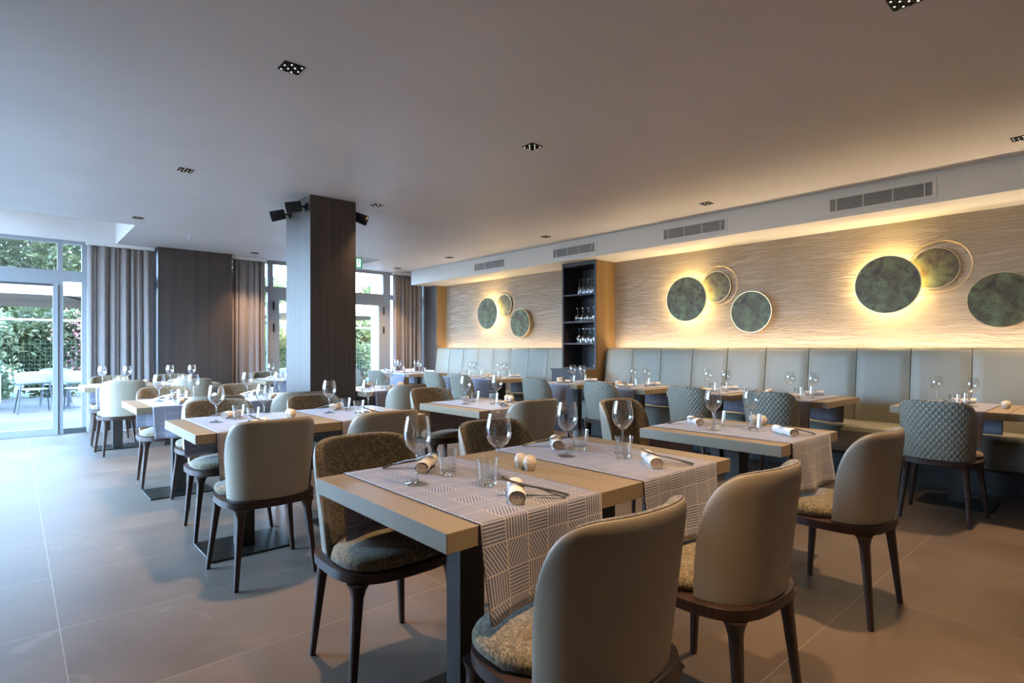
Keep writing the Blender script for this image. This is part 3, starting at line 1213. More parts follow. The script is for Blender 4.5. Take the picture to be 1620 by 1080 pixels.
def make_runner(seed):
    rnd = random.Random(seed)
    W = 0.475
    drop0, drop1 = 0.245, 0.245
    P, UV = [], []
    nx = 30
    path = []        # (s, y, z, hang)
    hy = TD / 2 + 0.004
    zt = TH + 0.0022
    for k in range(11):
        s = -drop0 + k * drop0 / 10.0
        path.append((s, -hy, zt - 0.004 + s, -s / drop0, -1))
    path.append((0.006, -hy + 0.0015, zt - 0.001, 0, 0))
    path.append((0.01, -hy + 0.006, zt, 0, 0))
    for k in range(1, 12):
        path.append((0.01 + TD * k / 12, -TD / 2 + TD * k / 12, zt, 0, 0))
    path.append((0.79, hy - 0.006, zt, 0, 0))
    path.append((0.795, hy - 0.0015, zt - 0.001, 0, 0))
    for k in range(11):
        s = k * drop1 / 10.0
        path.append((0.80 + s, hy, zt - 0.004 - s, s / drop1, 1))
    ph = [rnd.uniform(0, 6.28) for _ in range(6)]
    for i in range(nx + 1):
        x = -W / 2 + W * i / nx
        row, uvr = [], []
        for s, y, z, h, sd in path:
            h = max(0.0, h)
            k = 0.020 * h ** 1.2
            q = k * (1 + math.sin(x * (17 + 5 * math.sin(ph[0])) + ph[1] + 1.5 * sd + h * 0.8)) * 0.8 + 0.35 * k * (1 + math.sin(x * 39 + ph[2] + sd)) * 0.5
            xx = x * (1 - 0.05 * h * (1 + 0.3 * math.sin(ph[3] + sd))) + 0.006 * h * math.sin(ph[4])
            row.append((xx, y + sd * q, z + 0.004 * h * math.sin(x * 12 + ph[5])))
            uvr.append((x + W, s + 0.355))
        P.append(row)
        UV.append(uvr)
    o = MB().grid(P, UV).build('table_runner', 'runner', None, smooth=True)
    sm = o.modifiers.new('thick', 'SOLIDIFY')
    sm.thickness = 0.0016
    sm.offset = 1
    # dark hem line along the two long edges
    for i in (0, nx):
        MB().tube([Vector(p) + Vector((0, 0, -0.0002)) for p in P[i]], 0.0011, 5).build('hem', 'runner_hem', o)
    return o


P_table = Proto(make_table())
P_runner = [Proto(make_runner(11)), Proto(make_runner(23)), Proto(make_runner(37))]

# ------------------------------------------------------------------ chairs


def chair_back(kind):
    Z0, H = 0.434, 0.404

    def outer(u, v):
        h = H * (1 - min(1, abs(u)) ** 4.0) ** (1 / 4.0)
        z = Z0 + h * v
        tz = (z - Z0) / H
        w_ = 0.205 + 0.030 * tz
        phi = u * PI / 2
        sx = math.copysign(abs(math.sin(phi)) ** 0.84, math.sin(phi))
        cy = max(0.0, math.cos(phi)) ** 0.84
        x = w_ * sx
        y = -0.055 - (0.175 + 0.0 * tz) * cy - 0.042 * tz + 0.012 * (1 - cy) * tz
        return Vector((x, y, z))

    def nrm(u, v):
        a = outer(max(-1, u - 0.01), v)
        b = outer(min(1, u + 0.01), v)
        t_ = (b - a)
        t_.z = 0
        if t_.length < 1e-6:
            t_ = Vector((1, 0, 0))
        t_.normalize()
        return Vector((-t_.y, t_.x, 0))

    def outer_r(u, v):
        # the leather rolls over towards the seam at the rim
        k = max(0.0, (v - 0.86) / 0.14)
        e_ = max(0.0, (abs(u) - 0.93) / 0.07)
        q = 0.013 * (1 - math.sqrt(max(0, 1 - min(1, k) ** 2))) + 0.006 * (1 - math.sqrt(max(0, 1 - min(1, e_) ** 2)))
        return outer(u, v) + nrm(u, v) * min(q, 0.014)

    def inner(u, v):
        p = outer_r(u, v)
        d = 0.01
        a = outer(max(-1, u - d), v)
        b = outer(min(1, u + d), v)
        t_ = (b - a)
        t_.z = 0
        if t_.length < 1e-6:
            t_ = Vector((1, 0, 0))
        t_.normalize()
        n_ = Vector((-t_.y, t_.x, 0))
        q = 0.036 * math.sqrt(max(0, min(1, (1 - abs(u)) / 0.10))) * math.sqrt(max(0, min(1, (1 - v) / 0.07)))
        lift = 0.016 * math.sin(PI * min(1, max(0, (1 - v) / 0.12))) * (1 - abs(u) ** 6)
        return p + n_ * q + Vector((0, 0, lift))

    NU, NV = 44, 18
    us = [math.sin(-PI / 2 + PI * i / NU) for i in range(NU + 1)]
    vs = [1 - (1 - j / NV) ** 2.0 for j in range(NV + 1)]
    arc = [0.0]
    for i in range(NU):
        p, q = outer(us[i], 0.3), outer(us[i + 1], 0.3)
        arc.append(arc[-1] + math.hypot(q.x - p.x, q.y - p.y))
    PO = [[outer_r(u, v) for v in vs] for u in us]
    UV = [[(arc[i], PO[i][j].z) for j in range(NV + 1)] for i in range(NU + 1)]
    PI_ = [[inner(u, v) for v in vs] for u in us]
    shell = MB().grid(PO, UV)
    # bottom closing strip
    lining = MB().grid(PI_, None, flip=True)
    bot = [[PO[i][0], PI_[i][0]] for i in range(NU + 1)]
    lining.grid(bot)
    border = [PO[i][-1] for i in range(1, NU)]
    return shell, lining, border


def make_chair(kind):
    r = empty('dining_chair')
    shell, lining, border = chair_back(kind)
    bk = shell.build('backrest', 'leather_quilt' if kind == 'quilted' else 'leather', r, smooth=True)
    lining.build('backrest_lining', 'tweed', bk, smooth=True, angle=70)
    MB().tube([p + Vector((0, -0.0005, 0)) for p in border], 0.0014, 5).build('piping', 'piping', bk, smooth=True)

    def outline(hw, y0, y1, n=3.0, narrow=None, k=48):
        pts = []
        cy = (y0 + y1) / 2
        hy = (y1 - y0) / 2
        for s in range(k):
            a = 2 * PI * s / k
            ca, sa = math.cos(a), math.sin(a)
            x = hw * math.copysign(abs(ca) ** (2 / n), ca)
            y = cy + hy * math.copysign(abs(sa) ** (2 / n), sa)
            if narrow:
                t_ = max(0, min(1, (y + 0.10) / 0.13))
                t_ = t_ * t_ * (3 - 2 * t_)
                x *= narrow + (1 - narrow) * t_
            pts.append((x, y))
        return pts

    o1 = outline(0.236, -0.236, 0.236)
    o2 = outline(0.228, -0.228, 0.228)
    fr_ = MB().loft([[(x, y, 0.392) for x, y in o2], [(x, y, 0.396) for x, y in o1], [(x, y, 0.429) for x, y in o1], [(x, y, 0.433) for x, y in o2]])
    fr_.build('seat_frame', 'walnut', r, smooth=True, angle=40)
    rings = []
    for sc_, z in ((0.95, 0.434), (1.0, 0.444), (1.0, 0.458), (0.975, 0.470), (0.92, 0.478), (0.80, 0.485), (0.55, 0.490), (0.25, 0.492)):
        rings.append([(x * sc_, 0.02 + (y - 0.02) * sc_, z) for x, y in outline(0.224, -0.178, 0.232, 3.2, 0.70)])
    MB().loft(rings).build('seat', 'tweed_seat', r, smooth=True, angle=60)
    for sx in (-1, 1):
        for ty, by, tx, bx in ((-0.175, -0.212, 0.165, 0.198), (0.165, 0.205, 0.185, 0.228)):
            if sx == 0:
                continue
            secs = []
            for s, wd in ((0, 0.0105), (0.02, 0.0115), (0.6, 0.0165), (0.88, 0.0195), (0.95, 0.026), (1.0, 0.036)):
                z = 0.0 + 0.394 * s
                x = sx * (bx + (tx - bx) * s)
                y = by + (ty - by) * s
                k = 10
                ring = []
                for q in range(k):
                    a = 2 * PI * q / k + PI / k
                    ring.append((x + wd * math.copysign(abs(math.cos(a)) ** 0.6, math.cos(a)), y + wd * math.copysign(abs(math.sin(a)) ** 0.6, math.sin(a)), z))
                secs.append(ring)
            MB().loft(secs).build('leg', 'walnut', r, smooth=True, angle=45)
    return r


P_chair = Proto(make_chair('plain'))
P_quilt = Proto(make_chair('quilted'))


def place_chair(x, y, rz, label, quilt=False):
    p = P_quilt if quilt else P_chair
    g = 'quilted leather chairs facing the banquette' if quilt else 'tweed and leather dining chairs at the free tables'
    return p.place((x, y, 0), rz, label, 'chair', g)


rt = random.Random(99)


def table_set(cx, cy, rz, name, setting=True, shakers=True, seed=0, glass_g=True):
    """one table with its runner and two place settings; local +y is the far seat"""
    rr = random.Random(seed)
    co, si = math.cos(rz), math.sin(rz)

    def W(x, y):
        return (cx + x * co - y * si, cy + x * si + y * co)

    P_table.place((cx, cy, 0), rz, 'taupe-topped pedestal ' + name[0], 'table', 'taupe pedestal tables')
    if setting:
        rx = -0.012
        X, Y = W(rx, 0)
        P_runner[seed % 3].place((X, Y, 0), rz, 'grey patterned runner draped over ' + name[1], 'table runner', 'grey striped table runners')
        zt = TH + 0.0045
        j = lambda a=0.012: rr.uniform(-a, a)
        gl = [(-0.135, 0.062, name[2]), (0.105, -0.034, name[3])]
        for x, y, w_ in gl:
            X, Y = W(x + j(), y + j())
            P_glass.place((X, Y, zt), 0, 'wine glass %s on %s' % (w_, name[1]), 'wine glass', 'stemmed wine glasses laid on the tables')
        tb = [(0.01, 0.12, name[2]), (0.012, -0.105, name[3])]
        for x, y, w_ in tb:
            X, Y = W(x + j(), y + j())
            P_tumbler.place((X, Y, zt), 0, 'water tumbler %s on %s' % (w_, name[1]), 'tumbler', 'water tumblers laid on the tables')
        for sgn, w_ in ((-1, name[5]), (1, name[4])):
            x, y = (0.0 + 0.005 * sgn, sgn * 0.258)
            X, Y = W(x + j(0.008), y + j(0.008))
            an = rz + 0.80 + j(0.12)
            P_napkin.place((X, Y, zt), an, 'rolled white napkin at the %s seat of %s' % (w_, name[1]), 'napkin', 'rolled napkins on the tables')
            ac = rz - 0.74 + (PI if sgn > 0 else 0) + j(0.08)
            # cutlery rests beside / over the roll
            for nm, pr, dx, dz in (('knife', P_knife, 0.012, 0.0), ('fork', P_fork, -0.014, 0.0)):
                ox, oy = 0.122 * math.cos(-0.88) * (1 if sgn < 0 else -1), 0.122 * math.sin(-0.88) * (1 if sgn < 0 else -1)
                # laid across the roll: handle end on the cloth, blade end over the napkin
                ll = 0.1075 if nm == 'knife' else 0.10
                th = math.asin(0.0405 / (2 * ll - 0.045))
                px_, py_ = x + ox * 0.48 + dx * 0.77, y + oy * 0.40 + dx * 0.64
                X, Y = W(px_, py_)
                k_ = pr.place((X, Y, zt + ll * math.sin(th)), ac + dx * 3, 'steel %s at the %s seat of %s' % (nm, w_, name[1]), nm, 'steel cutlery on the tables')
                k_.rotation_euler = (0, th, ac + dx * 3)
    if shakers:
        zt = TH + 0.0005
        for k, (x, y) in enumerate(((0.288, 0.040), (0.284, -0.013))):
            X, Y = W(x, y)
            w_ = name[2] if k == 0 else name[3]
            P_shaker.place((X, Y, zt), 0, 'cream ceramic shaker %s on %s' % (w_, name[1]), 'shaker', 'cream salt and pepper shakers')


LR = ('farther from the camera', 'nearer the camera', 'far', 'near')
BN = ('nearer the bench', 'nearer the aisle', 'bench', 'aisle')


def nm(full, short, v=LR):
    return (full, short) + v


def pair_x(x0, y0):
    return x0 + 0.35, y0 + 0.39


# free standing tables --------------------------------------------------
T = [
    (0.785, 1.125, nm('table, left half of the nearest pair', 'the left table of the nearest pair')),
    (1.485, 1.125, nm('table, right half of the nearest pair', 'the right table of the nearest pair')),
    (2.63, 1.108, nm('single table just right of the nearest pair', 'the single table right of the nearest pair')),
    (0.705, 3.26, nm('table, left half of the second left row', 'the left table of the second row')),
    (1.405, 3.26, nm('table, right half of the second left row', 'the right table of the second row')),
    (0.69, 5.00, nm('table, left half of the third left row', 'the left table of the third row')),
    (1.39, 5.00, nm('table, right half of the third left row', 'the right table of the third row')),
    (0.60, 7.89, nm('table, left half of the row by the curtain', 'the left table by the curtain')),
    (1.30, 7.89, nm('table, right half of the row by the curtain', 'the right table by the curtain')),
    (2.465, 3.13, nm('single table in the middle of the room', 'the single table mid-room')),
    (2.69, 5.27, nm('single table at the right foot of the column', 'the table right of the column')),
    (2.55, 7.87, nm('single table beyond the column by the door', 'the table beyond the column')),
]
for i, (x, y, n_) in enumerate(T):
    table_set(x + 0.35, y + 0.39, 0, n_, seed=i + 1, shakers=i not in (1, 4, 6, 8, 11))

B = [
    (5.05, 8.34, 1, nm('banquette table in the far corner, left of its pair', 'the left far-corner banquette table', BN), 9.04),
    (5.05, 8.34, 1, nm('banquette table in the far corner, right of its pair', 'the right far-corner banquette table', BN), 8.34),
    (5.10, 0, 1, nm('banquette table left of the glass cabinet, left of its pair', 'the left banquette table before the cabinet', BN), 6.78),
    (5.10, 0, 1, nm('banquette table left of the glass cabinet, right of its pair', 'the right banquette table before the cabinet', BN), 6.08),
    (5.09, 0, 1, nm('banquette table directly in front of the glass cabinet', 'the table at the glass cabinet', BN), 4.56),
    (5.04, 0, 1, nm('first banquette table right of the glass cabinet', 'the first table right of the cabinet', BN), 3.55),
    (5.06, 0, 1, nm('second banquette table right of the glass cabinet', 'the second table right of the cabinet', BN), 2.60),
    (5.00, 0, 1, nm('third banquette table right of the glass cabinet', 'the third table right of the cabinet', BN), 1.74),
    (5.10, 0, -1, nm('banquette table left of the rightmost pair', 'the last full table on the right', BN), 0.63),
]
for i, (x, _, s, n_, y) in enumerate(B):
    if s == 1:
        # local +y must point to the bench (+X) -> rz=-90; mirrored tables keep their shakers on the far side
        table_set(x + 0.39, y + 0.35, -PI / 2, n_, seed=i + 31, shakers=False)
        if i not in (0, 2, 6):
            for k, dx in enumerate((-0.01, 0.043)):
                P_shaker.place((x + 0.36 + dx, y + 0.642, TH + 0.0005), 0, 'cream ceramic shaker %s on %s' % (BN[1] if k == 0 else BN[0], n_[1]), 'shaker', 'cream salt and pepper shakers')
    else:
        table_set(x + 0.39, y + 0.35, -PI / 2, n_, seed=i + 31)
P_table.place((5.49, -0.07 + 0.35, 0), -PI / 2, 'taupe-topped banquette table cut by the right edge of the photo', 'table', 'taupe pedestal tables')
P_runner[0].place((5.49, 0.26, 0), -PI / 2, 'grey runner on the table cut by the right edge', 'table runner', 'grey striped table runners')

# chairs -----------------------------------------------------------------
CN = [
    (1.085, 0.985, 0, 'leather-backed chair nearest the camera, at the left table of the nearest pair'),
    (1.775, 0.985, 0, 'leather-backed chair right beside the nearest one, same table side'),
    (2.925, 0.985, 0, 'leather-backed chair on the near side of the single right table'),
    (1.073, 1.955, PI, 'tweed-lined chair at the far left seat of the nearest pair'),
    (1.78, 1.975, PI, 'tweed-lined chair at the far right seat of the nearest pair'),
    (3.19, 2.28, PI, 'tweed-lined chair pulled back behind the single right table'),
    (1.02, 3.18, 0, 'leather-backed chair at the near left seat of the second row'),
    (1.645, 3.13, 0, 'leather-backed chair at the near right seat of the second row'),
    (1.07, 4.10, PI, 'tweed-lined chair at the far left seat of the second row'),
    (1.74, 4.08, PI, 'tweed-lined chair at the far right seat of the second row'),
    (1.17, 4.92, 0, 'leather-backed chair at the near left seat of the third row'),
    (1.80, 4.86, 0, 'leather-backed chair at the near right seat of the third row'),
    (1.05, 5.88, PI, 'tweed-lined chair at the far left seat of the third row'),
    (1.72, 5.90, PI, 'tweed-lined chair at the far right seat of the third row'),
    (0.94, 7.83, 0, 'leather-backed chair at the near left seat of the row by the curtain'),
    (1.62, 7.78, 0, 'leather-backed chair at the near right seat of the row by the curtain'),
    (0.95, 8.78, PI, 'tweed-lined chair at the far left seat, against the curtain'),
    (1.66, 8.78, PI, 'tweed-lined chair at the far right seat before the wide dark pier'),
    (2.80, 3.08, 0, 'leather-backed chair on the near side of the single mid-room table'),
    (2.82, 4.12, PI, 'tweed-lined chair on the far side of the single mid-room table'),
    (2.97, 5.08, 0, 'leather-backed chair at the table right of the column'),
    (2.90, 8.76, PI, 'tweed-lined chair before the far door, beyond the column'),
    (3.02, 7.76, 0, 'leather-backed chair mostly hidden behind the column'),
]
for x, y, rz, lb in CN:
    place_chair(x, y, rz + rt.uniform(-0.03, 0.03), lb)
QN = [
    (4.62, 9.10, 'quilted chair farthest away, beside the far door'),
    (4.66, 8.46, 'quilted chair at the near seat of the far-corner tables'),
    (4.88, 7.10, 'quilted chair left of two, left of the glass cabinet'),
    (4.88, 6.42, 'quilted chair right of two, left of the glass cabinet'),
    (4.90, 4.92, 'quilted chair at the table before the glass cabinet'),
    (4.88, 3.90, 'quilted chair at the first table right of the cabinet'),
    (4.90, 2.86, 'quilted chair at the second table right of the cabinet'),
    (4.88, 2.10, 'quilted chair at the third table right of the cabinet'),
    (4.945, 0.975, 'quilted chair standing alone at the last full right table'),
    (4.945, 0.27, 'quilted chair cut by the right edge of the photo'),
]
for x, y, lb in QN:
    place_chair(x, y, -PI / 2 + rt.uniform(-0.03, 0.03), lb, True)


# ------------------------------------------------------------------ glasses stored upside down in the cabinet
def inv(profile, H):
    return [(r_, H - z) for r_, z in profile]


def make_stored(kind):
    if kind == 'flute':
        H = 0.215
        pr = [(0.001, 0.0), (0.033, 0.0), (0.033, 0.002), (0.01, 0.006), (0.0035, 0.015), (0.0035, 0.085), (0.012, 0.10), (0.024, 0.13), (0.027, 0.16), (0.024, 0.215), (0.023, 0.215), (0.026, 0.16), (0.023, 0.131), (0.001, 0.102)]
        name = 'champagne_flute'
    elif kind == 'balloon':
        H = 0.19
        pr = [(0.001, 0.0), (0.036, 0.0), (0.036, 0.002), (0.01, 0.006), (0.0035, 0.015), (0.0035, 0.075), (0.02, 0.088), (0.043, 0.115), (0.048, 0.14), (0.036, 0.19), (0.035, 0.19), (0.047, 0.14), (0.042, 0.116), (0.001, 0.09)]
        name = 'balloon_glass'
    else:
        H = 0.205
        pr = [(0.001, 0.0), (0.036, 0.0), (0.036, 0.002), (0.01, 0.006), (0.0035, 0.015), (0.0035, 0.08), (0.018, 0.095), (0.037, 0.12), (0.041, 0.145), (0.034, 0.205), (0.033, 0.205), (0.040, 0.145), (0.036, 0.121), (0.001, 0.097)]
        name = 'goblet'
    q = inv(pr, H)
    q = [(max(a, 0.001), max(b, 0.0)) for a, b in q]
    r = empty(name)
    MB().lathe(q[5:], 20).build('bowl', 'glass', r, smooth=True, angle=60)
    MB().lathe(q[4:6], 10, None, True).build('stem', 'glass_foot', r, smooth=True)
    MB().lathe(q[0:5], 20).build('foot', 'glass_foot', r, smooth=True, angle=50)
    return Proto(r)


st = {'flute': make_stored('flute'), 'balloon': make_stored('balloon'), 'goblet': make_stored('goblet')}
POS = ['at the right end', 'second from the right', 'third from the right', 'fourth from the right', 'fifth from the right']
for kind, z, n_, y0, dy, wd, grp in (('flute', SH[2], 5, 5.20, 0.076, 'slim upside-down glass on the top shelf, ', 'upside-down glasses on the top shelf'),
                                     ('balloon', SH[1], 4, 5.215, 0.108, 'wide upside-down glass on the middle shelf, ', 'upside-down glasses on the middle shelf'),
                                     ('goblet', SH[0], 4, 5.21, 0.100, 'upside-down goblet on the lowest glass shelf, ', 'upside-down glasses on the lowest shelf')):
    for k in range(n_):
        for row in range(2):
            x = 6.20 + 0.13 * row
            rowt = 'front row' if row == 0 else 'back row'
            st[kind].place((x, y0 + dy * k + 0.012 * row, z + 0.0008), 0, wd + POS[k] + ' of the ' + rowt, 'glass', grp)
tr = empty('tray', (6.26, 5.26, 0.9155))
MB().box(-0.09, 0.09, -0.07, 0.07, 0, 0.012).build('tray_board', 'black', tr)
tag(tr, 'small dark tray at the bottom of the open cabinet', 'tray')
bw = MB().lathe([(0.0, 0.0), (0.028, 0.0), (0.04, 0.012), (0.038, 0.03), (0.02, 0.042), (0.0, 0.046)], 20).build('bell', 'steel', None, smooth=True, angle=50)  # unidentified small silver object, given a plain domed shape
bw.location = (6.26, 5.255, 0.928)
tag(bw, 'small shiny silver object sitting on the dark tray', 'ornament')

# ------------------------------------------------------------------ outside
S('ground', MB().box(-30, 40, YW + 0.12, 60, -0.30, -0.10), 'lawn')
S('terrace_paving', MB().box(-12, 22, YW + 0.12, 17.9, -0.099, -0.02), 'deck')
S('ground', MB().box(-30, XL - 0.2, -20, YW + 0.12, -0.30, -0.10), 'deck')
pier = MB()
for k in range(9):
    pier.box(6.12, 8.6, 11.3, 11.75, 0.0 + k * 0.36, 0.352 + k * 0.36)
pier.box(6.125, 8.595, 11.305, 11.745, 0, 3.24)
po = pier.build('stone_pier', 'stone')
tag(po, 'pale stone-clad wall outside the corner window', 'wall')
po['kind'] = 'structure'


def parasol(x, y, half, z_edge, rise, label, px_, py_):
    r = empty('parasol', (x, y, -0.02))
    apex = Vector((0, 0, z_edge + rise))
    cs = [Vector((sx * half, sy * half, z_edge)) for sx, sy in ((-1, -1), (1, -1), (1, 1), (-1, 1))]
    mids = [(cs[i] + cs[(i + 1) % 4]) / 2 for i in range(4)]
    edge = []
    for i in range(4):
        edge += [cs[i], mids[i] + Vector((0, 0, 0.0))]
    top, bot = [], []
    m_ = MB()
    b = len(m_.v)
    m_.v += [apex] + edge + [p - Vector((0, 0, 0.18)) for p in edge]
    for i in range(8):
        j = (i + 1) % 8
        m_.quad([0, 1 + i, 1 + j])
        m_.quad([1 + i, 9 + i, 9 + j, 1 + j])
    o_ = m_.build('canopy', 'canvas', r)
    s_ = o_.modifiers.new('thick', 'SOLIDIFY')
    s_.thickness = 0.006
    for p in edge:
        q = p + Vector((0, 0, -0.02))
        MB().tube([apex + Vector((0, 0, -0.06)), q * 0.97 + apex * 0.03 + Vector((0, 0, -0.03))], 0.016, 6).build('rib', 'patio_leg', r)
        MB().tube([Vector((0, 0, z_edge + 0.05)), (apex + q) / 2 + Vector((0, 0, -0.04))], 0.012, 6).build('strut', 'patio_leg', r)
    MB().tube([Vector((0, 0, 0.0)), apex + Vector((0, 0, 0.08))], 0.03, 10).build('pole', 'patio_leg', r)
    MB().box(-0.35, 0.35, -0.35, 0.35, 0.0, 0.08).build('base', 'patio_leg', r)
    tag(r, label, 'parasol', 'canvas parasols on the terrace')


parasol(-0.62, 15.2, 2.1, 2.35, 0.55, 'large beige canvas parasol on the terrace at the left window', 0, 0)
parasol(6.9, 16.4, 1.7, 2.30, 0.5, 'pale parasol on the terrace seen through the double door', 0, 0)


def make_patio_chair():
    r = empty('patio_chair')
    P = []
    for i in range(25):
        u = -1 + 2 * i / 24
        row = []
        for j in range(7):
            v = j / 6
            h = 0.20 * (1 - abs(u) ** 3) ** (1 / 3)
            z = 0.55 + (h + 0.03) * v - 0.03 * abs(u) ** 2
            w_ = 0.24 + 0.05 * v
            row.append((w_ * math.sin(u * PI / 2 * 1.15), -0.02 - (0.22 + 0.03 * v) * math.cos(u * PI / 2 * 1.15), z))
        P.append(row)
    o_ = MB().grid(P).build('backrest', 'patio_shell', r, smooth=True)
    s_ = o_.modifiers.new('thick', 'SOLIDIFY')
    s_.thickness = 0.012
    MB().lathe([(0.0, 0.43), (0.20, 0.43), (0.215, 0.44), (0.21, 0.455), (0.0, 0.45)], 24).build('seat', 'patio_shell', r, smooth=True, angle=40)
    for sx in (-1, 1):
        for yb, yt in ((-0.27, -0.16), (0.24, 0.10)):
            MB().tube([(sx * 0.26, yb, 0.0), (sx * 0.205, yt * 1.12, 0.55 if yb < 0 else 0.445)], [0.011, 0.014], 8).build('leg', 'patio_leg', r)
    MB().tube([(-0.2, 0.12, 0.43), (0.2, 0.12, 0.43)], 0.01, 6).build('seat_rail', 'patio_leg', r)
    return r


P_pc = Proto(make_patio_chair())
for x, y, a, lb in ((0.30, 13.9, 0.1, 'pale grey terrace chair left of two behind the sliding door'),
                    (0.95, 13.75, -0.2, 'pale grey terrace chair right of two behind the sliding door'),
                    (0.70, 15.55, PI, 'pale grey terrace chair beyond the terrace table'),
                    (1.55, 12.6, 1.2, 'pale terrace chair closest to the curtain, outside'),
                    (-0.75, 11.9, 1.5, 'terrace chair at the left photo edge, outside'),
                    (-1.7, 14.2, 0.4, 'terrace chair far left on the terrace beyond the glass'),
                    (4.55, 12.8, 0.3, 'terrace chair outside the double door, left of the column')):
    P_pc.place((x, y, -0.02), a, lb, 'chair', 'pale shell chairs on the terrace')


def ptable(x, y, label):
    r = empty('patio_table', (x, y, -0.02))
    MB().lathe([(0.0, 0.72), (0.38, 0.72), (0.385, 0.73), (0.38, 0.742), (0.0, 0.742)], 32).build('table_top', 'patio_shell', r, smooth=True, angle=30)
    MB().tube([(0, 0, 0.02), (0, 0, 0.72)], 0.03, 10).build('pole', 'patio_leg', r)
    MB().lathe([(0.0, 0.0), (0.26, 0.0), (0.26, 0.012), (0.04, 0.03), (0.0, 0.03)], 28).build('base', 'patio_leg', r, smooth=True, angle=30)
    tag(r, label, 'table', 'round tables on the terrace')


ptable(0.85, 14.6, 'round pale terrace table between the outdoor chairs')
ptable(2.05, 13.3, 'round pale terrace table half hidden by the curtain')
pl = empty('planter', (-0.95, 17.2, -0.02))
MB().box(-0.75, 0.75, -0.3, 0.3, 0, 0.62).build('trough', 'planter', pl)
tag(pl, 'rough sandy stone planter at the terrace edge, far left', 'planter')
pl2 = empty('planter', (2.4, 17.3, -0.02))
MB().box(-0.9, 0.9, -0.3, 0.3, 0, 0.55).build('trough', 'deck', pl2)
tag(pl2, 'low grey planter wall behind the terrace chairs', 'planter')

# mesh fence with a pale top rail
fn = empty('mesh_fence', (0, 17.95, -0.1))
MB().tube([(-6, 0, 1.98), (16, 0, 1.98)], 0.025, 6).build('top_rail', 'fence_rail', fn)
fw = MB()
for k in range(int(22 / 0.1)):
    fw.box(-6 + k * 0.1, -6 + k * 0.1 + 0.006, -0.003, 0.003, 0, 1.5)
for k in range(15):
    fw.box(-6, 16, -0.003, 0.003, 0.1 * k, 0.1 * k + 0.006)
fw.build('wire_mesh', 'fence_wire', fn)
for k in range(10):
    MB().tube([(-6 + k * 2.44, 0.02, 0), (-6 + k * 2.44, 0.02, 1.98)], 0.025, 8).build('post', 'fence_rail', fn)
tag(fn, 'fine green mesh fence with a pale rail behind the terrace', 'fence')


def foliage(n, rx, ry, rz_, leaf, seed, clumps=14, z0=0.0):
    rnd = random.Random(seed)
    cl = []
    for _ in range(clumps):
        a, b_ = rnd.uniform(0, 2 * PI), rnd.uniform(-1, 1)
        q = rnd.uniform(0.35, 0.85)
        s_ = math.sqrt(1 - b_ * b_)
        cl.append((Vector((rx * q * s_ * math.cos(a), ry * q * s_ * math.sin(a), z0 + rz_ * (1 + q * b_))), rnd.uniform(0.22, 0.42)))
    m_ = MB()
    for i in range(n):
        c_, rr = cl[i % clumps]
        d = Vector((rnd.gauss(0, 1), rnd.gauss(0, 1), rnd.gauss(0, 1))).normalized() * rnd.uniform(0.5, 1.05)
        p = c_ + Vector((d.x * rx * rr * 1.5, d.y * ry * rr * 1.5, d.z * rz_ * rr * 1.3))
        if p.z < 0.02:
            p.z = rnd.uniform(0.02, 0.3)
        u = Vector((rnd.gauss(0, 1), rnd.gauss(0, 1), rnd.gauss(0, 1))).normalized()
        v_ = u.cross(Vector((rnd.gauss(0, 1), rnd.gauss(0, 1), rnd.gauss(0, 1)))).normalized()
        s_ = leaf * rnd.uniform(0.6, 1.3)
        b0 = len(m_.v)
        m_.v += [p - u * s_, p - v_ * s_ * 0.42 + u * 0.1 * s_, p + u * s_, p + v_ * s_ * 0.42 + u * 0.1 * s_]
        m_.quad([b0, b0 + 1, b0 + 2, b0 + 3])
    return m_


FOL = {}


def tree(x, y, h, w_, matn, label, group, trunk=True, n=3600, leaf=0.12, seed=1, name='tree'):
    r = empty(name, (x, y, -0.1))
    hz = h / 2 * (0.8 if trunk else 1.0)
    z0 = h - 2 * hz
    foliage(n, w_, w_ * 0.8, hz, leaf, seed, z0=z0).build('crown' if trunk else 'foliage', matn, r)
    st_ = MB().tube([(0, 0, 0), (0.05, 0.02, h * 0.3), (0.0, 0.05, h * 0.7)], [0.035 * h * 0.5 + 0.02, 0.08, 0.03], 8)
    st_.build('trunk' if trunk else 'stem', 'bark', r, smooth=True)
    tag(r, label, 'tree' if trunk else 'shrub', group)
    return r


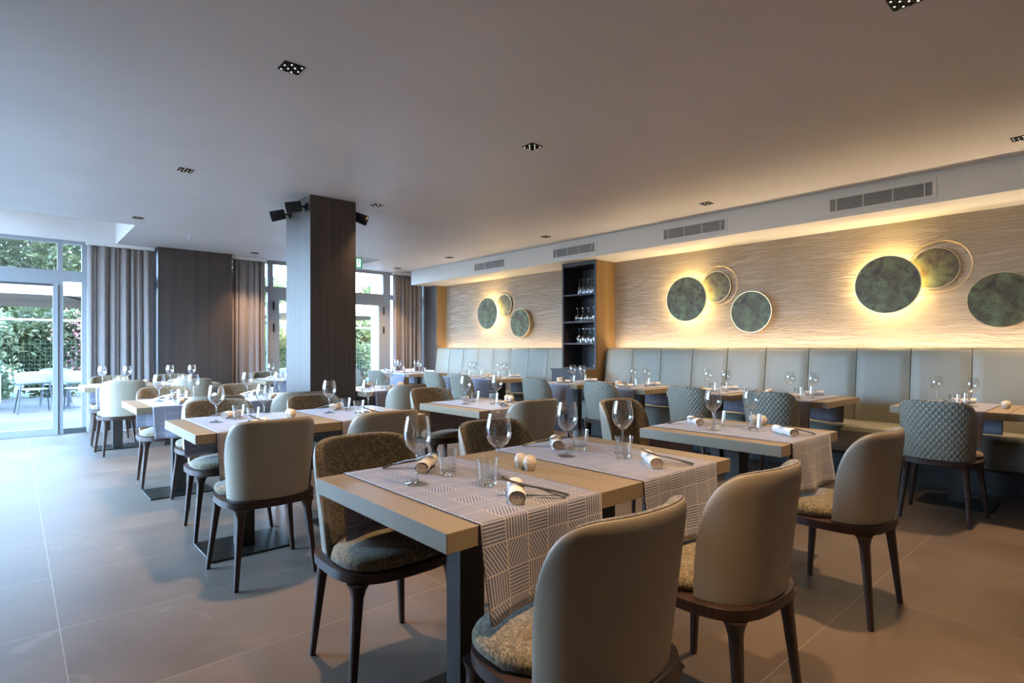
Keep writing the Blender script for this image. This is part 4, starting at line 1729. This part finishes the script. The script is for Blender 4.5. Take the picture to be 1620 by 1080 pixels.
G1 = 'trees beyond the terrace fence'
G2 = 'shrubs along the terrace edge'
tree(-3.2, 22.0, 6.5, 2.4, 'leaf_mid', 'leafy tree at the left edge behind the parasol', G1, seed=2, n=9500)
tree(0.4, 23.0, 7.2, 2.6, 'leaf_dark', 'dark green tree above the parasol in the left window', G1, seed=3, n=9500)
tree(3.6, 22.4, 6.0, 2.3, 'leaf_light', 'light green tree right of the parasol, by the curtain', G1, seed=4, n=9500)
tree(-0.9, 27, 8.2, 3.0, 'leaf_mid', 'taller tree behind, in the left window top', G1, seed=5, n=6000, leaf=0.14)
tree(5.6, 21.0, 3.6, 1.5, 'leaf_mid', 'low tree seen through the door left of the column', G1, seed=6, n=9000)
tree(9.0, 20.5, 4.8, 2.2, 'leaf_light', 'pale green tree seen through the double door', G1, seed=7, n=9000)
tree(12.2, 21.0, 4.6, 2.0, 'leaf_mid', 'tree seen right of the column through the door glass', G1, seed=8, n=7000)
tree(14.5, 23.0, 5.0, 2.2, 'leaf_dark', 'dark tree behind the stone wall outside', G1, seed=9, n=4000)
tree(7.4, 24.0, 4.4, 2.0, 'leaf_mid', 'tree far back between the door leaves', G1, seed=10, n=4500)
for k, (x, y, h, w_, mt_, lb) in enumerate((
        (-2.2, 19.2, 2.4, 1.2, 'leaf_silver', 'silvery shrub at the far left of the terrace fence'),
        (-0.7, 19.0, 2.5, 1.2, 'leaf_silver', 'silvery shrub beside the stone planter'),
        (0.9, 19.3, 2.6, 1.2, 'leaf_dark', 'dark shrub behind the mesh fence, centre of the glass door'),
        (2.4, 19.2, 2.7, 1.2, 'leaf_mid', 'green shrub behind the mesh fence near the curtain'),
        (3.9, 19.4, 2.4, 1.2, 'leaf_dark', 'dark shrub hidden mostly by the curtain'),
        (6.6, 19.0, 2.6, 1.3, 'leaf_light', 'light shrub behind the fence, left of the column'),
        (8.6, 18.9, 2.5, 1.3, 'leaf_mid', 'shrub behind the fence at the double door'),
        (10.4, 19.0, 2.9, 1.3, 'leaf_light', 'light shrub seen right of the column'),
        (12.2, 19.2, 2.7, 1.3, 'leaf_mid', 'green shrub beside the outdoor stone wall'))):
    tree(x, y, h, w_, mt_, lb, G2, trunk=False, n=6500, leaf=0.088, seed=20 + k, name='shrub')
for k, (x, y, h, w_, lb) in enumerate(((1.5, 18.7, 2.55, 0.85, 'pink flowering shrub left, behind the mesh fence'), (2.9, 18.8, 2.6, 0.9, 'pink flowering shrub right, nearest the curtain'))):
    sh = tree(x, y, h, w_, 'leaf_dark', lb, G2, trunk=False, n=1500, leaf=0.07, seed=40 + k, name='flowering_shrub')
    foliage(650, w_, w_, h / 2, 0.055, 50 + k).build('blossom', 'flower', sh)
